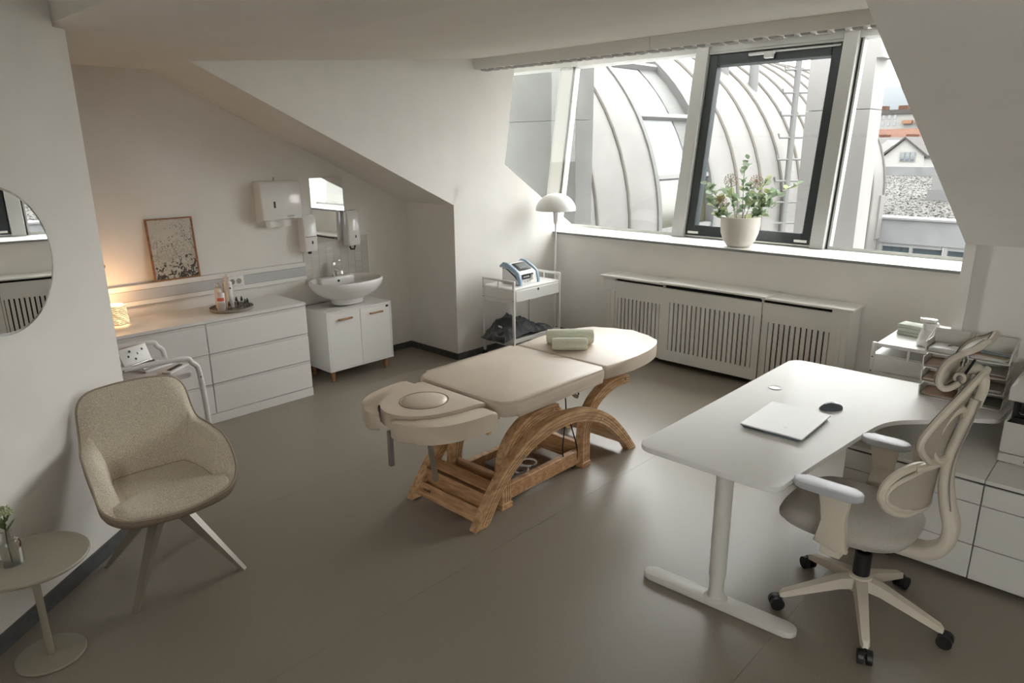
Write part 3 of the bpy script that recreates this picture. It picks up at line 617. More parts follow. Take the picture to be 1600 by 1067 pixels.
def vanity():
    t = thing('vanity_cabinet', 'white two door vanity cabinet on short wooden legs under the washbasin', 'cabinet', (-5.0, 3.033, 0))
    W, D, z0, z1 = 0.665, 0.40, 0.10, 0.62; OK_ = wood('beech_leg', (0.30, 0.14, 0.055), (0.42, 0.22, 0.10), (2, 2, 8), 6)
    b = MB(); b.span((-D, 0, z0), (0, 0.016, z1)).span((-D, W-0.016, z0), (0, W, z1)).span((-D, 0.016, z0), (0, W-0.016, z0+0.016)).span((-D, 0.016, z1-0.016), (0, W-0.016, z1)).span((-D, 0.016, z0), (-D+0.01, W-0.016, z1)).build('carcass', WHITE_M, t, None)
    for y0, y1 in ((0.018, W/2-0.0015), (W/2+0.0015, W-0.018)):
        d = MB().span((-0.018, y0, z0+0.018), (-0.001, y1, z1-0.018), 0.001, 1).build('door', WHITE_M, t)
        c = y0+0.155 if y0 < 0.1 else y0+0.16
        h = MB().cyl((0.018, c-0.068, z1-0.072), (0.018, c+0.068, z1-0.072), 0.0085, seg=10).cyl((0, c-0.05, z1-0.072), (0.018, c-0.05, z1-0.072), 0.006, seg=8).cyl((0, c+0.05, z1-0.072), (0.018, c+0.05, z1-0.072), 0.006, seg=8).build('handle', OK_, d)
    MB().span((-0.0005, W-0.06, z1-0.044), (0.0008, W-0.03, z1-0.026)).build('badge', BLACK, t, None)
    for x, y in ((-0.045, 0.05), (-0.045, W-0.06), (-D+0.05, 0.05), (-D+0.05, W-0.06)):
        MB().cyl((x, y, 0.0), (x, y, z0), 0.013, 0.020, 14).build('leg', OK_, t)
vanity()

# ------------------------------------------------------------------ tubular cart behind the armchair
def cart():
    t = thing('tubular_cart', 'white tubular cart with a lilac tray behind the armchair', 'cart', (-4.47, 1.235, 0))
    for x in (-0.27, 0.27):
        pts = crom([(x, -0.42, 0.02), (x, -0.40, 0.5), (x, -0.38, 0.69), (x, -0.29, 0.735), (x, 0.27, 0.735), (x, 0.365, 0.695), (x, 0.405, 0.58), (x, 0.425, 0.02)], 10)
        o = MB().tube(pts, 0.0165, 10).build('tube_frame', WHITE_METAL, t)
        for y, z in ((0.402, 0.60), (-0.02, 0.735)): MB().sphere((x+0.016, y, z), 0.007, 8, 6).build('bolt', STEEL, o)
        for y in (-0.42, 0.42): MB().cyl((x, y, 0), (x, y, 0.035), 0.02, seg=12).build('foot', GREY, t)
    MB().prism(rrect(-0.25, -0.38, 0.25, 0.375, 0.04), 0.60, 0.632, 'z', 0.006).build('tray', mat('lilac_tray', (0.66, 0.62, 0.63), 0.4), t)
    MB().prism(rrect(-0.20, -0.28, 0.20, 0.28, 0.04), 0.50, 0.60, 'z', 0.006).build('drawer_bin', mat('lilac_bin', (0.52, 0.50, 0.56), 0.35), t)
    MB().prism(rrect(-0.25, -0.36, 0.25, 0.35, 0.04), 0.18, 0.20, 'z', 0.004).build('shelf', mat('lilac_tray', (0.6, 0.5, 0.5)), t)
cart()
t = thing('instrument_case', 'open white case with dark instruments on the lilac cart', 'case', (-4.52, 1.46, 0.633), R(20))
MB().span((-0.09, -0.10, 0), (0.09, 0.10, 0.012), 0.003).build('base', WHITE, t); MB().box((-0.115, 0, 0.06), (0.012, 0.20, 0.12), Matrix.Rotation(R(-22), 3, 'Y'), 0.003).build('lid', WHITE, t)
rg = random.Random(4)
for k in range(5): MB().cyl((-0.07+0.032*k, -0.09, 0.018), (-0.07+0.032*k+rg.uniform(-0.01, 0.01), 0.07+rg.uniform(0, 0.03), 0.020), 0.006, seg=8).build('instrument', BLACK if k % 2 else STEEL, t)
for k in range(7): MB().box((-0.104+0.016*(k % 2)-0.012, -0.08+0.025*k, 0.045+0.026*(k % 3)), (0.006, 0.008, 0.014), Matrix.Rotation(R(-22), 3, 'Y')).build('clip', BLACK, t, None)
t = thing('nail_tool', 'flat white and black hand tool lying beside the instrument case', 'tool', (-4.345, 1.555, 0.633), R(35))
MB().span((-0.03, -0.10, 0), (0.03, 0.10, 0.014), 0.005).build('body', WHITE, t); MB().span((-0.014, -0.07, 0.014), (0.014, 0.05, 0.019), 0.002).build('grip', BLACK, t)

# ------------------------------------------------------------------ mirror wall: round mirror, armchair, side table
def rmirror():
    c = lw(0.0, 0.0)
    # fitted from the visible rim: centre lies along the wall, radius 0.28
    s0 = 0.642
    t = thing('round_mirror', 'round frameless mirror with a polished rim on the angled wall', 'mirror', tuple(lw(s0, 1.523, 0.001)), math.atan2(LN.y, LN.x))
    r = 0.297
    o = MB().lathe([(0, 0.010), (r-0.012, 0.010)], 64).build('glass', MIRROR, t, None); o.rotation_euler = (0, R(90), 0)
    o = MB().lathe([(r-0.012, 0.010), (r, 0.006), (r, 0.0), (0, 0)], 64).build('polished_rim', mat('mirror_edge', (0.75, 0.76, 0.75), 0.08, metal=1.0), t, 30); o.rotation_euler = (0, R(90), 0)
rmirror()

def armchair():
    t = thing('upholstered_armchair', 'beige boucle bucket armchair with dark piping and splayed metal legs', 'chair', (-3.215, 1.015, 0), R(-4))
    FB = mat('beige_boucle', (0.42, 0.36, 0.28), 0.95, col2=(0.88, 0.80, 0.67), nscale=300, bump=0.25, bscale=420, sheen=0.3, spec=0.1)
    FD = mat('taupe_shell', (0.25, 0.195, 0.145), 0.8, noise=0.12, nscale=120, spec=0.2)
    half = [(0.245, 0.0, 0.40), (0.24, 0.13, 0.413), (0.225, 0.225, 0.435), (0.165, 0.283, 0.478), (0.12, 0.292, 0.558), (0.03, 0.291, 0.615), (-0.10, 0.279, 0.632), (-0.205, 0.258, 0.648), (-0.25, 0.247, 0.70), (-0.283, 0.233, 0.80), (-0.295, 0.185, 0.855), (-0.30, 0.09, 0.872)]
    rim = half + [(-0.302, 0.0, 0.875)] + [(x, -y, z) for x, y, z in half[:0:-1]]
    Rm = crom(rim, 5, True); N = len(Rm)
    def ss(v): v = max(0.0, min(1.0, v)); return v*v*(3-2*v)
    def edge(p):
        k = ss((p.z-0.425)/0.10); s_ = 0.97*(1-k)+0.68*k; return Vector((p.x*(s_ if p.x > 0 else s_*0.92), p.y*s_, (p.z+0.014)*(1-k)+0.456*k))
    inner = [[p+Vector((0, 0, 0.004)) for p in Rm]]
    for u in (0.08, 0.2, 0.35, 0.5, 0.65, 0.8, 0.92, 1.0):
        row = []
        for p in Rm:
            e = edge(p); kb = ss((p.z-0.63)/0.12); ka = ss((p.z-0.425)/0.10)
            f_ = (1-(1-u)**2.2)*(1-kb)+(0.22+0.78*u)*kb; g_ = (u**2.0)*(1-kb)+u*kb
            q = Vector((p.x+(e.x-p.x)*f_, p.y+(e.y-p.y)*f_, p.z+(e.z-p.z)*g_+0.014*ka*math.sin(PI*min(1, u*1.6))*(1-kb)))
            q.x += 0.018*kb*math.sin(PI*u)
            row.append(q)
        inner.append(row)
    E_ = inner[-1]
    for s_, w_ in ((0.86, 0.35), (0.65, 0.7), (0.4, 0.92), (0.15, 1.0)):
        inner.append([Vector((0.03+(q.x-0.03)*s_, q.y*s_, q.z*(1-w_)+0.472*w_)) for q in E_])
    b = MB(); b.grid(inner, closed_u=True); b.bm.verts.ensure_lookup_table(); b.bm.faces.new(list(b.bm.verts)[-N:]); b.build('upholstery', FB, t, 180)
    def shp(p, s_, z): return Vector((p.x*s_, p.y*s_, z))
    outer = [[shp(p, 1.0, p.z+0.003) for p in Rm], [shp(p, 1.025, p.z-0.012) for p in Rm]]
    for u in (0.2, 0.4, 0.6, 0.8, 1.0): outer.append([shp(p, 1.025-0.36*u**2.0, (p.z-0.012)*(1-u)+0.345*u) for p in Rm])
    outer.append([shp(p, 0.45, 0.335) for p in Rm]); outer.append([shp(p, 0.1, 0.333) for p in Rm])
    b = MB(); b.grid(outer, closed_u=True); b.bm.verts.ensure_lookup_table(); b.bm.faces.new(list(b.bm.verts)[-N:]); b.build('shell', FD, t, 180)
    MB().tube([shp(p, 1.012, p.z+0.004) for p in Rm], 0.0055, 7, True).build('piping', mat('brown_piping', (0.36, 0.30, 0.23), 0.8), t)
    MB().tube([q+Vector((0, 0, 0.001)) for q in E_ if q.x < 0.10], 0.0022, 5).build('seat_seam', mat('brown_piping', (0.13, 0.1, 0.07)), t)
    LM = mat('taupe_metal', (0.27, 0.235, 0.19), 0.4, metal=0.2)
    for x, y in ((0.235, 0.24), (0.235, -0.24), (-0.235, 0.24), (-0.235, -0.24)):
        a = math.atan2(y, x); d = Vector((math.cos(a), math.sin(a), 0)); nrm = Vector((-d.y, d.x, 0)); rows = []
        for k, (dd, z, w_, h_) in enumerate(((0.04, 0.345, 0.024, 0.045), (0.10, 0.325, 0.022, 0.040), (0.345, 0.0, 0.013, 0.020))):
            p = d*dd
            off = Vector((0, 0, h_))
            rows.append([p+nrm*w_+Vector((0, 0, z)), p-nrm*w_+Vector((0, 0, z)), p-nrm*w_+d*(-h_*1.0)+Vector((0, 0, max(z-h_*0.9, 0))), p+nrm*w_+d*(-h_)+Vector((0, 0, max(z-h_*0.9, 0)))])
        b = MB(); V = b.grid(rows, closed_u=True); b.bm.faces.new(V[0]); b.bm.faces.new(V[-1][::-1]); b.build('leg', LM, t, 30)
    MB().cyl((0, 0, 0.305), (0, 0, 0.345), 0.075, 0.09, 24).build('swivel_plate', LM, t)
armchair()

def side_table():
    t = thing('side_table', 'small round beige metal side table on a disc base', 'side table', (-2.968, 0.432, 0))
    m = mat('beige_metal', (0.33, 0.30, 0.24), 0.5)
    MB().lathe([(0, 0.0), (0.122, 0.0), (0.124, 0.003), (0.122, 0.009), (0, 0.010)], 48).build('base', m, t)
    MB().cyl((0, 0, 0.009), (0, 0, 0.425), 0.0135, seg=20).build('pole', m, t)
    MB().lathe([(0, 0.425), (0.194, 0.425), (0.199, 0.430), (0.199, 0.436), (0.196, 0.440), (0, 0.440)], 64).build('top', m, t)
side_table()
v = thing('flower_vase', 'clear glass vase with a pale green flower on the side table', 'vase', (-2.978, 0.376, 0.4405))
MB().lathe([(0, 0.003), (0.036, 0.0), (0.041, 0.004), (0.042, 0.085), (0.036, 0.1), (0.022, 0.108), (0.02, 0.135), (0.024, 0.145)], 28).build('glass', glass('vase_glass', (0.90, 0.91, 0.89), 0.22), v)
MB().tube(crom([(0.01, 0.0, 0.01), (0.0, 0.0, 0.1), (-0.004, 0.008, 0.2)], 6), 0.0025, 6).build('stem', mat('green_stem', (0.08, 0.10, 0.035), 0.7), v)
rg = random.Random(11); pm = MB(); pm.sphere((0, 0, 0), 0.007, 6, 4, (1, 1, 0.6)); pm = pm.mesh('petal', mat('pale_petal', (0.50, 0.53, 0.33), 0.8))
for k in range(60):
    a = rg.uniform(0, 2*PI); e = rg.uniform(-0.2, 1.0); r_ = rg.uniform(0.012, 0.032)
    ob('petal', pm, v, None, (-0.004+r_*math.cos(a)*math.cos(e), 0.008+r_*math.sin(a)*math.cos(e), 0.205+r_*math.sin(e)*0.9), (rg.uniform(0, 3), rg.uniform(0, 3), 0))
lfm = MB(); lfm.prism([(0, 0), (0.012, 0.015), (0.008, 0.045), (0, 0.06), (-0.008, 0.045), (-0.012, 0.015)], 0, 0.0008, 'z'); lfm = lfm.mesh('leaf', mat('green_leaf', (0.12, 0.16, 0.06), 0.6), None)
for k in range(4): ob('leaf', lfm, v, None, (0, 0, 0.13+0.012*k), (R(50), 0, k*1.7))
# ------------------------------------------------------------------ white trolleys
def trolley(lab, loc, rz=0.0, board=False):
    # local: x across (0..W) with the drawer facing +x, y along the length
    t = thing('metal_trolley', lab, 'trolley', loc, rz, 'white metal trolleys')
    W, L, H = 0.385, 0.64, 0.70; m = WHITE_METAL
    for x in (0.0, W):
        for y in (0.0, L):
            p = MB().span((x-0.011, y-0.011, 0.07), (x+0.011, y+0.011, H+0.08), 0.002, 1).build('post', m, t)
            for z in (0.60, 0.69, 0.20): MB().cyl((x, y-0.0125 if y == 0 else y+0.011, z), (x, y-0.0105 if y == 0 else y+0.0125, z), 0.0045, seg=8).build('screw', BLACK, p)
            c = MB().cyl((x-0.012, y, 0.028), (x+0.012, y, 0.028), 0.028, seg=18).build('castor', BLACK, t)
            MB().span((x-0.009, y-0.012, 0.03), (x+0.009, y+0.012, 0.072)).build('castor_fork', BLACK, c, None)
    for y in (0.0, L):
        MB().span((0.011, y-0.008, H+0.058), (W-0.011, y+0.008, H+0.079), 0.002, 1).build('handle_rail', m, t)
        MB().span((W/2-0.006, y-0.006, H), (W/2+0.006, y+0.006, H+0.06)).build('rail_stay', m, t, None)
        MB().span((0.011, y-0.006, 0.605), (W-0.011, y+0.006, H)).build('end_panel', m, t, None)
        MB().span((0.011, y-0.006, 0.565), (W-0.011, y+0.006, 0.60)).build('end_rail', m, t, None)
        MB().span((0.011, y-0.006, 0.165), (W-0.011, y+0.006, 0.225)).build('end_rail', m, t, None)
    MB().span((-0.005, 0.006, H-0.012), (W+0.005, L-0.006, H+0.006), 0.002, 1).build('top_tray', m, t)
    d = MB().span((0.02, 0.018, 0.585), (W+0.012, L-0.018, H-0.014), 0.002, 1).build('drawer', m, t)
    MB().cyl((W+0.012, L/2, 0.668), (W+0.0135, L/2, 0.668), 0.012, seg=16).build('finger_hole', BLACK, d)
    MB().span((0.0, 0.006, 0.195), (W, L-0.006, 0.212)).build('lower_shelf', m, t, None)
    MB().span((W-0.006, 0.012, 0.20), (W+0.006, L-0.012, 0.235)).build('shelf_lip', m, t, None)
    if board: MB().span((0.012, 0.010, H+0.060), (W-0.012, L-0.010, H+0.0775), 0.003, 1).build('laid_on_board', m, t)
    return t
trolley('white metal trolley carrying the therapy device beside the floor lamp', (-4.605, 4.485, 0))
trolley('white metal trolley in the corner behind the desk', (-1.205, 4.50, 0), 0.0, True)

def device():
    t = thing('therapy_device', 'white and light blue therapy device with a screen and dial', 'device', (-4.41, 4.77, 0.7065), R(4))
    # local: front towards +x
    BL = mat('light_blue_plastic', (0.30, 0.42, 0.55), 0.35); DB = mat('navy_inset', (0.05, 0.075, 0.11), 0.4)
    prof = [(-0.12, 0.0), (0.115, 0.0), (0.12, 0.02), (0.10, 0.105), (0.075, 0.125), (-0.035, 0.185), (-0.07, 0.19), (-0.105, 0.165), (-0.115, 0.14)]
    MB().prism(prof, -0.125, 0.125, 'y', 0.015, 3).build('body', CERAMIC, t, 50)
    sp = [(0.10, -0.004), (0.128, -0.004), (0.128, 0.03), (0.105, 0.115), (0.075, 0.14), (-0.03, 0.20), (-0.085, 0.205), (-0.13, 0.17), (-0.12, 0.15), (-0.07, 0.172), (-0.03, 0.165), (0.055, 0.115), (0.08, 0.095)]
    sp = [(a, max(b, 0.0)) for a, b in sp]
    for y in (-0.148, 0.118):
        s = MB().prism(sp, y, y+0.03, 'y', 0.008, 3).build('side_bumper', BL, t, 50)
        ii = [(0.088, 0.05), (0.07, 0.09), (-0.02, 0.145), (-0.08, 0.155), (-0.10, 0.145), (-0.06, 0.15), (-0.02, 0.13), (0.055, 0.08)]
        yy = y-0.0015 if y < 0 else y+0.0315
        MB().prism(ii, min(yy, yy+0.003)-0.0005, max(yy, yy+0.003), 'y').build('bumper_inset', DB, s, None)
    tilt = Matrix.Rotation(R(28.6), 3, 'Y')
    def up(x, h=0.0): return (x, 0, 0.125+(0.075-x)*0.545+h)
    s = MB().box(up(0.022, 0.004), (0.115, 0.18, 0.008), tilt, 0.003, 1).build('screen_bezel', mat('screen_black', (0.015, 0.02, 0.024), 0.15), t)
    MB().box(up(0.022, 0.0088), (0.075, 0.12, 0.002), tilt).build('screen', mat('dim_screen', (0.18, 0.19, 0.19), 0.1), s, None)
    ft = Matrix.Rotation(R(-13.2)+R(90), 3, 'Y')
    p = MB().box((0.1135, -0.02, 0.078), (0.045, 0.17, 0.006), ft, 0.003, 1).build('control_panel', mat('screen_black', (0.01, 0.01, 0.01)), t)
    for k in range(4): MB().box((0.1168, -0.085+0.024*k, 0.076), (0.014, 0.014, 0.003), ft).build('button', mat('pale_button', (0.5, 0.5, 0.5), 0.5), p, None)
    MB().cyl((0.11, 0.035, 0.062), (0.142, 0.035, 0.069), 0.026, 0.023, 24).build('dial', CERAMIC, t)
    for k in range(2): MB().box((0.119, -0.07+0.04*k, 0.03), (0.014, 0.012, 0.002), ft).build('printed_mark', GREY, t, None)
device()

def cloth():
    t = thing('dark_cloth', 'crumpled dark grey jacket heaped on the lower trolley shelf', 'jacket', (-4.40, 4.80, 0.2125))
    from mathutils import noise as nz
    n, m = 110, 70; b = MB(); rows = []
    for i in range(n+1):
        u = i/n; row = []
        for j in range(m+1):
            v = j/m; x = -0.172+0.322*v; y = -0.42+0.73*u
            ed = min(1, 6*min(u, 1-u))*min(1, 5*min(v, 1-v)+0.1); ed = max(0, ed)**0.5
            h = 0.065+0.12*math.exp(-((u-0.40)/0.22)**2)*(0.6+0.6*math.exp(-((v-0.35)/0.35)**2))+0.02*math.exp(-((u-0.1)/0.1)**2)
            w1 = nz.noise(Vector((x*5, y*4, 1.3))); w2 = nz.noise(Vector((x*4, y*5, 7.7)))
            d = (x*0.8+y*0.6)+0.10*w1; e = (x*0.5-y*0.85)+0.09*w2
            r1 = 1-abs(math.sin(d*26+2*w2)); r2 = 1-abs(math.sin(e*19+3*w1))
            h += 0.034*r1**1.5*(0.4+0.6*max(0, w2+0.5))+0.030*r2**1.5+0.012*nz.noise(Vector((x*30, y*30, 0)))
            row.append((x*(1+0.10*nz.noise(Vector((y*7, 0, 2)))), y+0.03*nz.noise(Vector((x*9, 5, 0))), max(0.002, (h-0.02)*ed)))
        rows.append(row)
    b.grid(rows); b.build('fabric', mat('charcoal_fabric', (0.034, 0.037, 0.043), 0.62, noise=0.25, nscale=9, bump=0.1, bscale=500, sheen=0.3), t, 180)
    MB().tube(crom([(-0.03, -0.33, 0.05), (0.02, -0.40, 0.035), (0.08, -0.41, 0.032), (0.13, -0.38, 0.032)], 6), [0.03]*19, 10).build('sleeve', mat('charcoal_fabric', (0, 0, 0)), t)
    MB().tube(crom([(-0.03, -0.28, 0.10), (-0.02, -0.31, 0.12), (0.0, -0.29, 0.105)], 5), 0.008, 6).build('zip_pull', mat('pale_zip', (0.5, 0.5, 0.5), 0.4), t)
cloth()

def floor_lamp():
    t = thing('floor_lamp', 'white floor lamp with a mushroom dome shade in the window corner', 'lamp', (-4.46, 5.35, 0))
    m = mat('lamp_white', (0.74, 0.735, 0.72), 0.45)
    MB().lathe([(0, 0), (0.13, 0), (0.135, 0.006), (0.13, 0.016), (0, 0.02)], 40).build('base', m, t)
    MB().cyl((0, 0, 0.018), (0, 0, 1.25), 0.0095, seg=14).build('pole', m, t)
    MB().lathe([(0.011, 1.20), (0.022, 1.225), (0.028, 1.36), (0.0, 1.36)], 24).build('socket_sleeve', m, t)
    pr = [(0.198*math.cos(R(a)), 1.338+0.165*math.sin(R(a))) for a in range(0, 91, 6)]
    MB().lathe([(0.0, 1.345), (0.185, 1.345), (0.19, 1.335)]+pr[:-1]+[(0, 1.503)], 48).build('shade', m, t, 60)
floor_lamp()

# ------------------------------------------------------------------ radiator cover
def radiator():
    t = thing('radiator_cover', 'long white slatted radiator cover under the window', 'radiator cover', (-3.92, 5.40, 0))   # local x to the right, y to the wall
    m = mat('radiator_white', (0.76, 0.75, 0.715), 0.5)
    MB().span((0.08, 0.034, 0.05), (2.24, 0.045, 0.70)).build('slot_shade_backing', DARKGAP, t, None)  # black sheet added behind the slats so the slots read as shaded
    tops = ((0.0, 0.70, -0.025, 0.742, 0.760), (0.66, 1.64, -0.035, 0.752, 0.770), (1.60, 2.31, -0.025, 0.742, 0.760))
    for a, b, y0, z0, z1 in tops: MB().span((a, y0, z0), (b, 0.255, z1), 0.004, 2).build('top_board', m, t)
    for x in (0.03, 2.255): MB().span((x, 0.0205, 0.0), (x+0.03, 0.25, 0.742)).build('end_panel', m, t, None)
    def panel(x0, x1, n, sx0, sx1, zb, zt, y0, nm):
        b = MB(); b.span((x0, y0, zt), (x1, y0+0.016, 0.712)).span((x0, y0, 0.05), (x1, y0+0.016, zb)).span((x0, y0, zb), (sx0, y0+0.016, zt)).span((sx1, y0, zb), (x1, y0+0.016, zt))
        p = b.build('front_panel', m, t, None)
        sp_ = (sx1-sx0)/n; gap = 0.0135
        me = MB().span((gap/2, 0, zb), (sp_-gap/2, 0.016, zt)).mesh('slat', m, None)
        for k in range(n): ob('slat', me, p, None, (sx0+k*sp_, y0, 0))
        if nm:
            for a, c in (((x0+nm[0], y0-0.007, 0.613), (x1-nm[1], y0, 0.712)),): MB().span(a, c).build('raised_rail', m, p, None)
    # slats lie between slots; each field starts and ends with half a gap
    panel(0.06, 0.672, 11, 0.19, 0.652, 0.115, 0.557, 0.008, (0.10, 0.0))
    panel(0.676, 1.606, 18, 0.762, 1.552, 0.152, 0.594, -0.012, None)
    panel(1.61, 2.255, 11, 1.664, 2.148, 0.115, 0.557, 0.008, (0.0, 0.09))
    for x0, x1 in ((0.0305, 0.16), (2.152, 2.285)):
        s = MB().span((x0, 0.0, 0.0), (x1, 0.02, 0.742)).build('stile', m, t, None)
        c = (x0+x1)/2; MB().span((c-0.018, -0.004, 0.12), (c+0.018, 0.0, 0.62), 0.002, 1).build('raised_panel', m, s)
    MB().span((0.16, 0.005, 0.712), (2.15, 0.012, 0.716)).build('vent_edge', m, t, None)
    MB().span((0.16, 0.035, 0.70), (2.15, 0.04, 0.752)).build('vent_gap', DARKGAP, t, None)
    for x in (0.686, 1.606): MB().span((x-0.006, 0.0, 0.712), (x+0.006, 0.03, 0.745)).build('spacer', m, t, None)
radiator()

# ------------------------------------------------------------------ plant on the sill
def plant():
    t = thing('potted_eucalyptus', 'white bowl pot with eucalyptus twigs and dried allium heads on the sill', 'plant', (-2.745, 5.79, ZS))
    MB().lathe([(0, 0.0), (0.085, 0.0), (0.10, 0.006), (0.135, 0.055), (0.158, 0.12), (0.166, 0.19), (0.167, 0.255), (0.160, 0.258), (0.158, 0.20), (0.0, 0.19)], 48).build('pot', mat('matt_stoneware', (0.66, 0.63, 0.58), 0.75, noise=0.03, nscale=20), t)
    # picture plane at the pot: right = (0.726, 0.687), build twigs around it with some depth
    rt = Vector((0.726, 0.687, 0)); dp = Vector((-0.687, 0.726, 0)); rg = random.Random(21)
    ST = mat('brown_twig', (0.085, 0.06, 0.035), 0.8)
    greens = []
    for k, c in enumerate(((0.27, 0.36, 0.22), (0.38, 0.46, 0.33), (0.50, 0.56, 0.32), (0.18, 0.27, 0.16))):
        g = mat('eucalyptus_%d' % k, c, 0.5, noise=0.12, nscale=80); nt = g.node_tree; trl = nt.nodes.new('ShaderNodeBsdfTranslucent'); mx = nt.nodes.new('ShaderNodeMixShader'); mx.inputs[0].default_value = 0.35
        trl.inputs[0].default_value = (*c, 1); out = nt.nodes['Material Output']; nt.links.new(nt.nodes['Principled BSDF'].outputs[0], mx.inputs[1]); nt.links.new(trl.outputs[0], mx.inputs[2]); nt.links.new(mx.outputs[0], out.inputs[0]); greens.append(g)
    lms = []
    for g in greens:
        b = MB(); rows = []
        for i in range(6):
            u = i/5; w = 0.021*math.sin(PI*min(max(u*0.96+0.02, 0), 1))**0.7
            rows.append([(-w, 0.052*u, 0.004*math.sin(PI*u)), (0, 0.052*u, -0.003*math.sin(PI*u)), (w, 0.052*u, 0.004*math.sin(PI*u))])
        b.grid(rows); me = b.mesh('leaf', g, 180); lms.append(me)
    def P(a, z, d=0.0): return rt*a+dp*d+Vector((0, 0, z))
    twigs = [[(0.02, 0.2), (0.0, 0.45), (-0.01, 0.62), (0.01, 0.73)], [(-0.05, 0.2), (-0.16, 0.36), (-0.25, 0.47), (-0.31, 0.53)], [(-0.06, 0.2), (-0.17, 0.30), (-0.24, 0.36), (-0.29, 0.39)],
             [(0.05, 0.2), (0.17, 0.34), (0.30, 0.45), (0.46, 0.52)], [(0.05, 0.2), (0.14, 0.30), (0.2, 0.36), (0.26, 0.33)], [(0.02, 0.2), (0.08, 0.36), (0.15, 0.48), (0.2, 0.56)],
             [(-0.02, 0.2), (-0.06, 0.33), (-0.1, 0.42), (-0.13, 0.48)], [(0.0, 0.2), (0.03, 0.34), (0.04, 0.46), (0.06, 0.54)], [(-0.07, 0.2), (-0.13, 0.27), (-0.17, 0.28), (-0.2, 0.27)], [(0.06, 0.2), (0.11, 0.26), (0.16, 0.27), (0.2, 0.26)], [(0.03, 0.2), (0.12, 0.33), (0.17, 0.42), (0.24, 0.46)]]
    for i, tw in enumerate(twigs):
        d = rg.uniform(-0.07, 0.07); pts = crom([P(a, z, d*k/3) for k, (a, z) in enumerate(tw)], 6)
        MB().tube(pts, 0.0028, 5).build('twig', ST, t)
        n = 20 if i == 0 else 22
        for k in range(n):
            p = pts[min(len(pts)-1, int((0.25+0.75*k/(n-1))*(len(pts)-1)))]
            s = rg.uniform(0.85, 1.45)
            lf = ob('leaf', rg.choice(lms), t, None, tuple(p+Vector((rg.gauss(0, 0.008), rg.gauss(0, 0.008), rg.gauss(0, 0.006)))))
            lf.rotation_euler = (rg.uniform(-0.2, 1.3), rg.uniform(-0.8, 0.8), rg.uniform(0, 2*PI)); lf.scale = (s, s, s)
    for (a, z, r_, c) in ((-0.115, 0.565, 0.056, (0.44, 0.38, 0.28)), (0.105, 0.555, 0.054, (0.40, 0.27, 0.17)), (-0.19, 0.385, 0.054, (0.42, 0.23, 0.12))):
        h = bpy.data.objects.new('allium_head', None); b = MB(); m = mat('allium_%d' % int(c[0]*100+c[1]*10), c, 0.8)
        c0 = P(a, z, -0.02)
        for k in range(70):
            zz = 1-2*(k+0.5)/70; ph = k*2.399963; q = Vector((math.sqrt(1-zz*zz)*math.cos(ph), math.sqrt(1-zz*zz)*math.sin(ph), zz))
            b.cyl(c0, c0+q*r_*0.93, 0.0008, seg=3, caps=False); b.sphere(c0+q*r_, 0.0046, 5, 3)
        b.sphere(c0, 0.007, 6, 4); b.build('allium_head', m, t)
        MB().tube(crom([P(a*0.3, 0.2), P(a*0.7, 0.2+(z-0.2)*0.5), c0], 6), 0.0022, 5).build('flower_stalk', ST, t)
plant()

